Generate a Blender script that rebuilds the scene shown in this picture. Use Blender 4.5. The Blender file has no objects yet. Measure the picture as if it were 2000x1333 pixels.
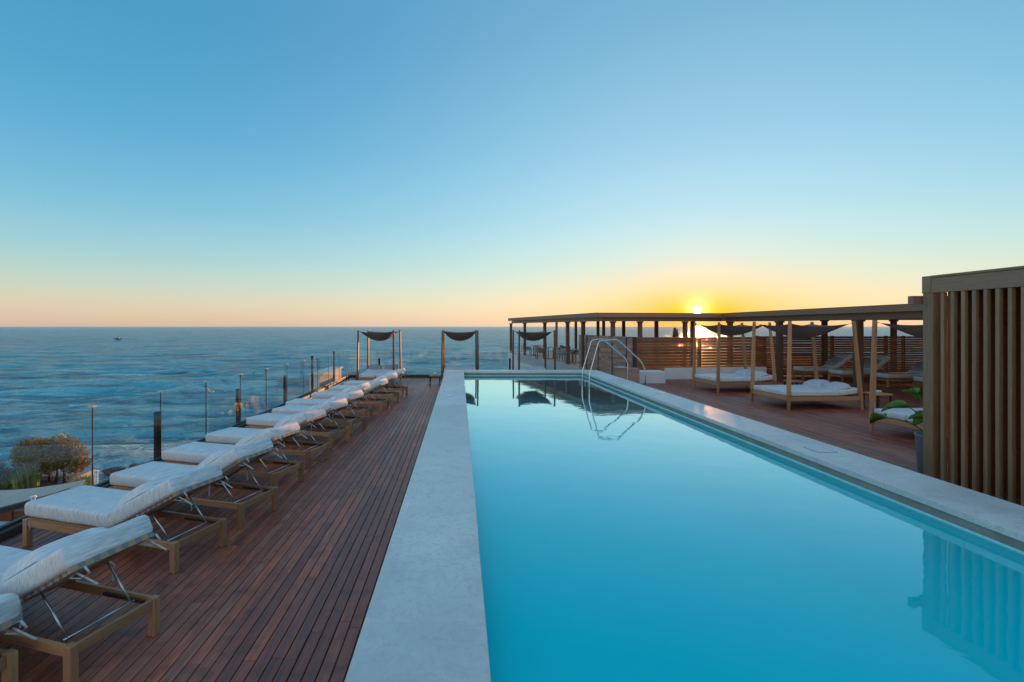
import bpy, bmesh, math, random
from mathutils import Vector, Matrix, noise
random.seed(7)
R = math.radians
PI = math.pi
S = bpy.context.scene
COL = S.collection

# ------------------------------------------------------------------ camera
cam = bpy.data.objects.new('camera', bpy.data.cameras.new('camera'))
COL.objects.link(cam)
cam.location = (0, 0, 2.35)
cam.rotation_euler = (PI / 2, 0, 0)
cam.data.lens = 18.0
cam.data.sensor_width = 36.0
cam.data.shift_x = 0.051
cam.data.shift_y = -0.01425
cam.data.clip_start = 0.05
cam.data.clip_end = 60000
S.camera = cam

# ------------------------------------------------------------------ world: evening sky
SUN_AZ, SUN_EL = R(24.9), R(1.58)
SD = Vector((math.sin(SUN_AZ) * math.cos(SUN_EL), math.cos(SUN_AZ) * math.cos(SUN_EL), math.sin(SUN_EL)))
w = bpy.data.worlds.new('World')
S.world = w
w.use_nodes = True
nt = w.node_tree
nt.nodes.clear()
N = nt.nodes.new
L = nt.links.new


def wmath(op, a, b=None, c=None):
    n = N('ShaderNodeMath')
    n.operation = op
    for i, v in enumerate((a, b, c)):
        if v is None:
            continue
        if isinstance(v, (int, float)):
            n.inputs[i].default_value = v
        else:
            L(v, n.inputs[i])
    return n.outputs[0]


tc = N('ShaderNodeTexCoord')
sep = N('ShaderNodeSeparateXYZ')
L(tc.outputs['Generated'], sep.inputs[0])
elev = wmath('MAXIMUM', sep.outputs['Z'], 0.0)
ramp = N('ShaderNodeValToRGB')
cr = ramp.color_ramp
cr.interpolation = 'B_SPLINE'
stops = [(0.0, (.53, .39, .31)), (0.014, (.60, .45, .31)), (0.034, (.61, .52, .36)), (0.068, (.48, .56, .47)), (0.12, (.30, .53, .56)),
         (0.20, (.155, .43, .595)), (0.32, (.065, .325, .545)), (0.50, (.022, .230, .44)), (1.0, (.038, .24, .45))]
while len(cr.elements) < len(stops):
    cr.elements.new(0.5)
for e, (p, c) in zip(cr.elements, stops):
    e.position = p
    e.color = (*c, 1)
L(elev, ramp.inputs[0])


def sun_angle(zs):
    sc = N('ShaderNodeVectorMath'); sc.operation = 'MULTIPLY'
    L(tc.outputs['Generated'], sc.inputs[0]); sc.inputs[1].default_value = (1, 1, zs)
    nm = N('ShaderNodeVectorMath'); nm.operation = 'NORMALIZE'
    L(sc.outputs[0], nm.inputs[0])
    d = N('ShaderNodeVectorMath'); d.operation = 'DOT_PRODUCT'
    L(nm.outputs[0], d.inputs[0])
    sv = Vector((SD.x, SD.y, SD.z * zs)).normalized()
    d.inputs[1].default_value = sv
    return wmath('ARCCOSINE', wmath('MINIMUM', d.outputs['Value'], 1.0))


def glow(ang, width, col, pw=1.0):
    t = wmath('DIVIDE', ang, width)
    if pw != 1.0:
        t = wmath('POWER', t, pw)
    g = wmath('EXPONENT', wmath('MULTIPLY', t, -1.0))
    m = N('ShaderNodeVectorMath'); m.operation = 'SCALE'
    m.inputs[0].default_value = col
    L(g, m.inputs['Scale'])
    return m.outputs[0]


def vadd(a, b):
    m = N('ShaderNodeVectorMath'); m.operation = 'ADD'
    L(a, m.inputs[0]); L(b, m.inputs[1])
    return m.outputs[0]


a1 = sun_angle(1.0)
a3 = sun_angle(3.2)
tot = vadd(ramp.outputs[0], glow(a1, 0.60, (.26, .262, .21), 2.0))
tot = vadd(tot, glow(a3, 0.19, (.09, -.33, -.62)))
tot = vadd(tot, glow(a1, 0.045, (.45, -.02, -.10)))
tot = vadd(tot, glow(a1, 0.011, (2.2, 1.7, 1.0)))
# broad rose glow added to the unseen sky opposite the sun, warming surfaces
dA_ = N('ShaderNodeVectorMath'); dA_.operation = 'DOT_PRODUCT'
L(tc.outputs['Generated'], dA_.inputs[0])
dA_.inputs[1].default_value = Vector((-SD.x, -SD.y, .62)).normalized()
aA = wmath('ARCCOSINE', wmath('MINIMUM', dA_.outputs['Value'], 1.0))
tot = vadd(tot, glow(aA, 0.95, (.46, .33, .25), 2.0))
# the sun itself, a little over half a degree across
disc = wmath('LESS_THAN', a1, R(0.36))
dm = N('ShaderNodeVectorMath'); dm.operation = 'SCALE'
dm.inputs[0].default_value = (12, 9.5, 6)
L(disc, dm.inputs['Scale'])
tot = vadd(tot, dm.outputs[0])
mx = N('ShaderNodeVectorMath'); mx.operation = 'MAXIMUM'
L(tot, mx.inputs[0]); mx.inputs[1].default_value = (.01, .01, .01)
sk = N('ShaderNodeTexSky')
sk.sky_type = 'NISHITA'; sk.sun_disc = False
sk.sun_elevation = SUN_EL; sk.sun_rotation = SUN_AZ
bgA = N('ShaderNodeBackground'); bgB = N('ShaderNodeBackground')
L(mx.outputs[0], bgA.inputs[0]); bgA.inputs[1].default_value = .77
L(sk.outputs[0], bgB.inputs[0]); bgB.inputs[1].default_value = 0.004
ad = N('ShaderNodeAddShader'); out = N('ShaderNodeOutputWorld')
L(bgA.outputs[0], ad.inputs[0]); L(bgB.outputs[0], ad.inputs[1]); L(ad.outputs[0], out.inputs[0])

sun = bpy.data.objects.new('sun', bpy.data.lights.new('sun', 'SUN'))
COL.objects.link(sun)
sun.data.energy = 4.5
sun.data.color = (1.0, .43, .15)
sun.data.angle = R(0.5)
sun.rotation_euler = SD.to_track_quat('Z', 'Y').to_euler()
sun.location = (20, 40, 20)

S.view_settings.view_transform = 'Standard'
S.view_settings.look = 'None'
S.view_settings.exposure = 0.62
S.view_settings.gamma = 1.0
S.cycles.use_denoising = True
S.cycles.max_bounces = 8
S.cycles.transparent_max_bounces = 16
S.cycles.sample_clamp_indirect = 4.0
S.cycles.caustics_reflective = False
S.cycles.caustics_refractive = False


# ------------------------------------------------------------------ materials
class G:
    """tiny node-graph helper"""
    def __init__(self, name):
        self.m = bpy.data.materials.new(name)
        self.m.use_nodes = True
        self.t = self.m.node_tree
        self.b = self.t.nodes['Principled BSDF']
        self.o = self.t.nodes['Material Output']

    def n(self, kind, **kw):
        x = self.t.nodes.new('ShaderNode' + kind)
        for k, v in kw.items():
            setattr(x, k, v)
        return x

    def l(self, a, b):
        self.t.links.new(a, b)

    def coord(self, scale=(1, 1, 1), rnd=True, kind='Object'):
        c = self.n('TexCoord')
        mp = self.n('Mapping')
        mp.inputs['Scale'].default_value = scale
        self.l(c.outputs[kind], mp.inputs['Vector'])
        if not rnd:
            return mp.outputs[0]
        oi = self.n('ObjectInfo')
        gi = self.n('NewGeometry')
        s = self.n('Math', operation='ADD')
        self.l(oi.outputs['Random'], s.inputs[0]); self.l(gi.outputs['Random Per Island'], s.inputs[1])
        k = self.n('Math', operation='MULTIPLY'); k.inputs[1].default_value = 37.0
        self.l(s.outputs[0], k.inputs[0])
        a = self.n('VectorMath', operation='ADD')
        self.l(mp.outputs[0], a.inputs[0]); self.l(k.outputs[0], a.inputs[1])
        self.rand = s.outputs[0]
        return a.outputs[0]

    def noise(self, vec, scale, detail=4, rough=.55, dist=0):
        x = self.n('TexNoise')
        x.inputs['Scale'].default_value = scale
        x.inputs['Detail'].default_value = detail
        x.inputs['Roughness'].default_value = rough
        x.inputs['Distortion'].default_value = dist
        self.l(vec, x.inputs['Vector'])
        return x.outputs['Fac']

    def ramp(self, fac, stops, interp='LINEAR'):
        r = self.n('ValToRGB')
        r.color_ramp.interpolation = interp
        while len(r.color_ramp.elements) < len(stops):
            r.color_ramp.elements.new(.5)
        for e, (p, c) in zip(r.color_ramp.elements, stops):
            e.position = p
            e.color = (*c, 1) if not isinstance(c, (int, float)) else (c, c, c, 1)
        self.l(fac, r.inputs[0])
        return r.outputs[0]

    def math(self, op, a, b=None):
        x = self.n('Math', operation=op)
        for i, v in enumerate((a, b)):
            if v is None:
                continue
            if isinstance(v, (int, float)):
                x.inputs[i].default_value = v
            else:
                self.l(v, x.inputs[i])
        return x.outputs[0]

    def mix(self, fac, a, b, mode='MIX'):
        x = self.n('MixRGB', blend_type=mode)
        for i, v in ((0, fac), (1, a), (2, b)):
            if isinstance(v, (int, float)):
                x.inputs[i].default_value = v
            elif isinstance(v, tuple):
                x.inputs[i].default_value = (*v, 1)
            else:
                self.l(v, x.inputs[i])
        return x.outputs[0]

    def bump(self, h, strength=.3, dist=.01, normal=None):
        x = self.n('Bump')
        x.inputs['Strength'].default_value = strength
        x.inputs['Distance'].default_value = dist
        self.l(h, x.inputs['Height'])
        if normal is not None:
            self.l(normal, x.inputs['Normal'])
        return x.outputs[0]

    def set(self, **kw):
        for k, v in kw.items():
            k = {'color': 'Base Color', 'rough': 'Roughness', 'metal': 'Metallic', 'normal': 'Normal', 'spec': 'Specular IOR Level'}.get(k, k)
            if isinstance(v, (int, float)):
                self.b.inputs[k].default_value = v
            elif isinstance(v, tuple):
                self.b.inputs[k].default_value = (*v, 1)
            else:
                self.l(v, self.b.inputs[k])
        return self.m


def wood(name, dark, light, axis='x', rough=(.45, .65), vary=.35, grey=None):
    g = G(name)
    st = {'x': (1.2, 18, 18), 'y': (18, 1.2, 18), 'z': (18, 18, 1.2)}[axis]
    v = g.coord(st)
    f = g.noise(v, 3.0, 6, .62, .6)
    fine = g.noise(v, 14.0, 3, .6)
    c = g.ramp(f, [(.28, dark), (.52, tuple((a + b) / 2 for a, b in zip(dark, light))), (.75, light)])
    c = g.mix(g.math('MULTIPLY', fine, .35), c, tuple(x * .45 for x in dark))
    rr = g.math('FRACT', g.math('MULTIPLY', g.rand, 7.31))
    k = g.ramp(rr, [(0, 1 - vary), (1, 1 + vary * .6)])
    c = g.mix(1.0, c, k, 'MULTIPLY')
    if grey:
        big = g.noise(g.coord((.9, .9, .9), rnd=False), 1.3, 4, .6)
        c = g.mix(g.ramp(big, [(.42, 0.0), (.68, grey[1])]), c, grey[0])
    ro = g.ramp(f, [(.2, rough[0]), (.8, rough[1])])
    return g.set(color=c, rough=ro, normal=g.bump(f, .25, .004))


M = {}
# decking: reddish hardwood, weathered to grey-violet in places, hand-worn sheen
g = G('deck_wood')
v = g.coord((14, .8, 14))
f = g.noise(v, 2.6, 6, .6, .5)
fine = g.noise(v, 11, 3, .6)
rr = g.math('FRACT', g.math('MULTIPLY', g.rand, 9.17))
c = g.ramp(f, [(.25, (.20, .048, .024)), (.5, (.42, .108, .052)), (.78, (.64, .20, .098))])
tone = g.ramp(rr, [(0, (.62, .55, .58)), (.3, (.85, .78, .82)), (.6, (1.0, 1.0, 1.05)), (.85, (1.35, 1.15, 1.0)), (1, (1.0, 1.25, 1.45))])
c = g.mix(1.0, c, tone, 'MULTIPLY')
world = g.coord((1, 1, 1), rnd=False, kind='Object')
gp = g.n('NewGeometry')
pm = g.n('Mapping'); pm.inputs['Scale'].default_value = (.55, .22, 1); g.l(gp.outputs['Position'], pm.inputs['Vector'])
big = g.noise(pm.outputs[0], 1.6, 4, .6, .3)
spots = g.noise(gp.outputs['Position'], 5.0, 5, .65)
c = g.mix(g.ramp(big, [(.44, 0.0), (.70, .32)]), c, (.38, .205, .165))
c = g.mix(g.ramp(spots, [(.50, 0.0), (.68, .55)]), c, (.10, .036, .025))
c = g.mix(g.math('MULTIPLY', fine, .30), c, (.02, .009, .007))
ro = g.math('ADD', g.ramp(big, [(.3, .34), (.7, .50)]), g.math('MULTIPLY', f, .12))
M['deck'] = g.set(color=c, rough=ro, spec=.65, normal=g.bump(f, .22, .003))

M['teak'] = wood('teak', (.40, .19, .088), (.64, .345, .18), 'x')
M['teak_z'] = wood('teak_upright', (.40, .19, .088), (.64, .345, .18), 'z')
M['teak_y'] = wood('teak_cross', (.40, .19, .088), (.64, .345, .18), 'y')
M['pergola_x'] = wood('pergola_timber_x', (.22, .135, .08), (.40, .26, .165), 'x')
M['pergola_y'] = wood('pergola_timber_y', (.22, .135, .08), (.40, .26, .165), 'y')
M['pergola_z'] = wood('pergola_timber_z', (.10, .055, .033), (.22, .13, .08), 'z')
M['screen_z'] = wood('screen_timber', (.24, .145, .075), (.44, .29, .165), 'z', vary=.2)
M['screen_y'] = wood('screen_beam_timber', (.22, .14, .075), (.38, .26, .155), 'y', vary=.12)
M['fence'] = wood('fence_timber', (.24, .078, .028), (.46, .18, .066), 'x', vary=.35)
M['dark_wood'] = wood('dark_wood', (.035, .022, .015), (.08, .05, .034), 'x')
M['red_wood'] = wood('red_wood', (.14, .04, .02), (.28, .09, .04), 'x')

# woven outdoor fabric with fine heathered threads
def fabric(name, a, b, lines=(170, 9, 170), strength=.35):
    g = G(name)
    v = g.coord(lines)
    t = g.noise(v, 1.0, 3, .6)
    v2 = g.coord((400, 400, 400))
    t2 = g.noise(v2, 1.0, 1, .5)
    c = g.ramp(t, [(.30, a), (.68, b)])
    soft = g.noise(g.coord((6, 6, 6)), 1.0, 3, .5)
    c = g.mix(g.ramp(soft, [(.35, 0.0), (.75, .18)]), c, tuple(x * .78 for x in a))
    h = g.math('ADD', g.math('MULTIPLY', t2, .5), t)
    wr = g.noise(g.coord((5, 3, 5)), 1.5, 3, .5)
    nb = g.bump(wr, .35, .02)
    return g.set(color=c, rough=.9, spec=.25, normal=g.bump(h, strength, .0015, nb))


M['cushion'] = fabric('cushion_fabric', (.50, .53, .56), (.86, .87, .86), (120, 6, 18))
M['cushion_r'] = fabric('daybed_fabric', (.56, .58, .60), (.80, .81, .82), (60, 5, 14))
M['pillow'] = fabric('pillow_fabric', (.42, .47, .53), (.66, .69, .72), (60, 6, 14))
M['grey_fabric'] = fabric('grey_fabric', (.26, .26, .28), (.40, .40, .41), (60, 6, 14))
M['canopy'] = fabric('canopy_fabric', (.13, .10, .09), (.22, .175, .155), (60, 60, 60), .2)
M['sail'] = fabric('sail_fabric', (.44, .43, .40), (.58, .56, .51), (20, 20, 20), .1)
M['strap'] = fabric('strap_fabric', (.40, .42, .43), (.58, .60, .60), (60, 60, 60))

g = G('webbing')
v = g.coord((1, 1, 1), rnd=False)
sx = g.n('SeparateXYZ'); g.l(v, sx.inputs[0])
st = g.math('GREATER_THAN', g.math('FRACT', g.math('MULTIPLY', sx.outputs['Y'], 9.6)), .5)
M['webbing'] = g.set(color=g.mix(st, (.42, .30, .19), (.22, .22, .22)), rough=.8)

g = G('coping_stone')
gp = g.n('NewGeometry')
P = gp.outputs['Position']
n1 = g.noise(P, 2.0, 6, .65)
n2 = g.noise(P, 28, 5, .7)
n3 = g.noise(P, 120, 3, .6)
n4 = g.noise(P, .7, 3, .5)
c = g.ramp(n1, [(.3, (.60, .595, .57)), (.7, (.80, .79, .75))])
c = g.mix(g.ramp(n2, [(.50, 0.0), (.66, .55)]), c, (.47, .47, .45))
c = g.mix(g.ramp(n3, [(.56, 0.0), (.70, .60)]), c, (.36, .36, .34))
c = g.mix(g.ramp(n3, [(.28, .5), (.38, 0.0)]), c, (.86, .85, .81))
c = g.mix(g.ramp(n4, [(.40, .0), (.60, .45)]), c, (.50, .51, .50))
n5 = g.noise(P, 6.5, 5, .7, .6)
c = g.mix(g.ramp(n5, [(.50, .0), (.66, .38)]), c, (.44, .45, .44))
oi = g.n('ObjectInfo')
c = g.mix(1.0, c, g.ramp(oi.outputs['Random'], [(0, .94), (1, 1.05)]), 'MULTIPLY')
M['coping'] = g.set(color=c, rough=g.ramp(n1, [(.3, .36), (.7, .55)]), spec=.5, normal=g.bump(g.math('ADD', n2, n3), .18, .002))

g = G('pool_wall_render')
P = g.n('NewGeometry').outputs['Position']
n1 = g.noise(P, 5, 5, .6)
M['plaster'] = g.set(color=g.ramp(n1, [(.3, (.22, .225, .20)), (.7, (.31, .31, .28))]), rough=.8, normal=g.bump(g.noise(P, 60, 3, .6), .2, .003))

g = G('pool_lining')
P = g.n('NewGeometry').outputs['Position']
M['lining'] = g.set(color=g.ramp(g.noise(P, 1.2, 3, .5), [(.35, (.40, .90, .93)), (.65, (.44, .93, .95))]), rough=.6)

g = G('white_render')
P = g.n('NewGeometry').outputs['Position']
n1 = g.noise(P, 1.5, 5, .6)
M['white'] = g.set(color=g.ramp(n1, [(.3, (.66, .67, .68)), (.7, (.78, .78, .78))]), rough=.85, normal=g.bump(g.noise(P, 50, 3, .6), .15, .004))
g = G('grey_render')
P = g.n('NewGeometry').outputs['Position']
M['grey_render'] = g.set(color=g.ramp(g.noise(P, 1.0, 5, .6), [(.3, (.40, .41, .42)), (.7, (.52, .53, .53))]), rough=.85)

g = G('split_stone')
v = g.coord((1, 1, 1))
n1 = g.noise(v, 9, 4, .6)
rr = g.math('FRACT', g.math('MULTIPLY', g.rand, 5.7))
c = g.ramp(rr, [(0, (.26, .155, .115)), (.35, (.40, .255, .19)), (.7, (.54, .37, .28)), (1, (.36, .25, .22))])
c = g.mix(g.math('MULTIPLY', n1, .5), c, (.18, .13, .11))
M['stone'] = g.set(color=c, rough=.85, normal=g.bump(n1, .5, .01))

g = G('rock')
P = g.n('NewGeometry').outputs['Position']
M['rock'] = g.set(color=g.ramp(g.noise(P, 2.5, 5, .6), [(.3, (.05, .045, .04)), (.7, (.14, .12, .10))]), rough=.6, normal=g.bump(g.noise(P, 8, 4, .6), .6, .05))

def plain(name, col, rough=.6, metal=0.0, spec=.5, nz=.12):
    g = G(name)
    n = g.noise(g.coord((1, 1, 1)), 14, 4, .6)
    c = g.ramp(n, [(.3, tuple(x * (1 - nz) for x in col)), (.7, tuple(min(1, x * (1 + nz)) for x in col))])
    return g.set(color=c, rough=rough, metal=metal, spec=spec)


M['steel'] = plain('brushed_steel', (.62, .62, .62), .22, 1.0)
M['alu'] = plain('aluminium_tube', (.68, .70, .72), .32, 1.0)
M['black'] = plain('black_metal', (.018, .019, .021), .85, 0, .15)
M['bronze'] = plain('bronze_metal', (.045, .038, .032), .5)
M['curb'] = plain('curb_metal', (.05, .035, .03), .55)
M['underdeck'] = plain('under_deck', (.012, .009, .008), .9)
M['white_paint'] = plain('white_paint', (.75, .76, .76), .45)
M['tan_cap'] = plain('tan_cap', (.55, .40, .24), .6)
M['pot'] = plain('pot_glaze', (.16, .19, .23), .45)
M['soil'] = plain('soil', (.03, .02, .014), .9)
M['light_glass'] = plain('lamp_lens', (.20, .66, .62), .3)
M['light_rim'] = plain('lamp_rim', (.34, .80, .78), .35)
M['parasol'] = plain('parasol_fabric', (.50, .40, .34), .85)
M['boat_hull'] = plain('boat_hull', (.02, .03, .05), .5)
M['table_top'] = plain('table_top', (.70, .70, .68), .5)
M['taupe'] = plain('taupe_upholstery', (.24, .19, .155), .85)
M['concrete'] = plain('pale_concrete', (.42, .44, .45), .75)
M['lid_seam'] = plain('lid_seam', (.07, .07, .07), .7)

g = G('ground')
P = g.n('NewGeometry').outputs['Position']
n1 = g.noise(P, .25, 6, .6)
n2 = g.noise(P, 2.5, 4, .6)
c = g.ramp(n1, [(.35, (.14, .12, .085)), (.5, (.10, .10, .045)), (.65, (.045, .065, .022))])
c = g.mix(g.math('MULTIPLY', n2, .5), c, (.06, .055, .03))
M['ground'] = g.set(color=c, rough=.95, normal=g.bump(n2, .5, .08))


def leafmat(name, a, b, trans=.25):
    g = G(name)
    v = g.coord((1, 1, 1))
    rr = g.math('FRACT', g.math('MULTIPLY', g.rand, 3.7))
    c = g.ramp(rr, [(0, a), (1, b)])
    g.set(color=c, rough=.55)
    tr = g.n('BsdfTranslucent'); g.l(c, tr.inputs[0])
    mxs = g.n('MixShader'); mxs.inputs[0].default_value = trans
    g.l(g.b.outputs[0], mxs.inputs[1]); g.l(tr.outputs[0], mxs.inputs[2]); g.l(mxs.outputs[0], g.o.inputs[0])
    return g.m


M['leaf_brown'] = leafmat('tamarisk_leaf', (.15, .135, .04), (.42, .26, .07))
M['leaf_dark'] = leafmat('dark_leaf', (.022, .035, .014), (.05, .07, .025))
M['leaf_green'] = leafmat('bright_leaf', (.07, .19, .03), (.16, .33, .05), .35)
M['grass'] = leafmat('grass_blade', (.16, .21, .05), (.34, .34, .12))
M['bark'] = plain('bark', (.045, .032, .024), .9)

# clear balustrade glass, faint blue-green
g = G('clear_glass')
tr = g.n('BsdfTransparent'); tr.inputs[0].default_value = (.955, .98, .975, 1)
gl = g.n('BsdfGlossy'); gl.inputs['Roughness'].default_value = .03; gl.inputs[0].default_value = (1, 1, 1, 1)
lw = g.n('LayerWeight'); lw.inputs[0].default_value = .5
ff = g.math('ADD', g.math('MULTIPLY', g.math('POWER', lw.outputs['Facing'], 5.0), .6), .055)
ms = g.n('MixShader'); g.l(ff, ms.inputs[0]); g.l(tr.outputs[0], ms.inputs[1]); g.l(gl.outputs[0], ms.inputs[2])
g.l(ms.outputs[0], g.o.inputs[0])
M['glass'] = g.m
g = G('glass_edge')
M['glass_edge'] = g.set(color=(.30, .46, .42), rough=.2)

# pool water: still, clear, blue-green with depth
g = G('pool_water')
P = g.n('NewGeometry').outputs['Position']
mp = g.n('Mapping'); mp.inputs['Scale'].default_value = (1.0, 1.3, 1); g.l(P, mp.inputs['Vector'])
r1 = g.noise(mp.outputs[0], 2.2, 3, .5, .4)
r2 = g.noise(mp.outputs[0], .6, 2, .5)
hh = g.math('ADD', g.math('MULTIPLY', r1, .5), r2)
nb = g.bump(hh, .10, .03)
tr = g.n('BsdfTransparent'); tr.inputs[0].default_value = (.02, .95, .975, 1)
# fine suspended matter scatters part of the light before it reaches the lining
sc_ = g.n('BsdfDiffuse'); sc_.inputs[0].default_value = (.0, .90, 1.0, 1)
body = g.n('MixShader'); body.inputs[0].default_value = .55; g.l(tr.outputs[0], body.inputs[1]); g.l(sc_.outputs[0], body.inputs[2])
gl = g.n('BsdfGlossy'); gl.inputs['Roughness'].default_value = .015; gl.inputs[0].default_value = (.76, .97, 1, 1); g.l(nb, gl.inputs['Normal'])
fr = g.n('Fresnel'); fr.inputs[0].default_value = 1.34; g.l(nb, fr.inputs['Normal'])
ff = g.math('MAXIMUM', g.math('MINIMUM', g.math('SUBTRACT', g.math('MULTIPLY', fr.outputs[0], 2.3), .11), .95), .02)
ms = g.n('MixShader'); g.l(ff, ms.inputs[0]); g.l(body.outputs[0], ms.inputs[1]); g.l(gl.outputs[0], ms.inputs[2])
g.l(ms.outputs[0], g.o.inputs[0])
M['pool_water'] = g.m

# sea
g = G('sea_water')
P = g.n('NewGeometry').outputs['Position']
def wv(rot, sc, s, det, rough=.6, dist=.5):
    mp = g.n('Mapping'); mp.inputs['Rotation'].default_value = (0, 0, rot); mp.inputs['Scale'].default_value = sc
    g.l(P, mp.inputs['Vector'])
    return g.noise(mp.outputs[0], s, det, rough, dist)
h1 = wv(R(-12), (.38, 1, 1), .30, 6, .66)
h2 = wv(R(12), (.45, 1, 1), 1.5, 4, .62)
h3 = wv(R(-4), (.3, 1, 1), .018, 5, .6)
h4 = wv(R(5), (.55, 1, 1), 3.0, 3, .55)
b1 = g.bump(h3, 1.0, 12.0)
b2 = g.bump(h1, 1.0, 1.9, b1)
b3 = g.bump(h2, 1.0, .62, b2)
b4 = g.bump(h4, 1.0, .17, b3)
# foam by the rocks and a few breaking crests
dm = g.n('VectorMath', operation='DISTANCE'); g.l(P, dm.inputs[0]); dm.inputs[1].default_value = (-27, 44, -9.65)
near = g.ramp(g.math('DIVIDE', dm.outputs['Value'], 30.0), [(.12, 1.0), (.62, 0.0)])
fn = wv(R(-12), (.55, 1, 1), .55, 8, .72, 1.2)
fine_f = wv(R(20), (.8, 1, 1), 2.6, 6, .7, .8)
fmask = g.ramp(g.math('ADD', fn, g.math('MULTIPLY', near, .15)), [(.575, 0.0), (.66, 1.0)])
fmask = g.math('MULTIPLY', fmask, g.ramp(fine_f, [(.36, .15), (.56, 1.0)]))
crest = g.ramp(g.math('ADD', wv(R(-8), (.16, 1, 1), .16, 5, .62, .1), g.math('MULTIPLY', near, .02)), [(.70, 0.0), (.78, .6)])
foam = g.math('MAXIMUM', fmask, crest)
foam = g.math('MINIMUM', foam, .85)
deep = g.ramp(wv(R(-10), (.30, 1, 1), .14, 8, .74), [(.38, (.010, .13, .19)), (.50, (.055, .33, .42)), (.64, (.14, .55, .62))])
dcol = g.mix(foam, deep, (.75, .78, .80))
df = g.n('BsdfDiffuse'); g.l(dcol, df.inputs[0]); g.l(b3, df.inputs['Normal'])
gl = g.n('BsdfGlossy'); gl.inputs['Roughness'].default_value = .09; gl.inputs[0].default_value = (.92, .97, 1, 1); g.l(b4, gl.inputs['Normal'])
fr = g.n('Fresnel'); fr.inputs[0].default_value = 1.33; g.l(b4, fr.inputs['Normal'])
ff = g.math('MULTIPLY', g.math('MINIMUM', fr.outputs[0], .62), g.math('SUBTRACT', 1.0, foam))
ms = g.n('MixShader'); g.l(ff, ms.inputs[0]); g.l(df.outputs[0], ms.inputs[1]); g.l(gl.outputs[0], ms.inputs[2])
g.l(ms.outputs[0], g.o.inputs[0])
M['sea'] = g.m


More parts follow.
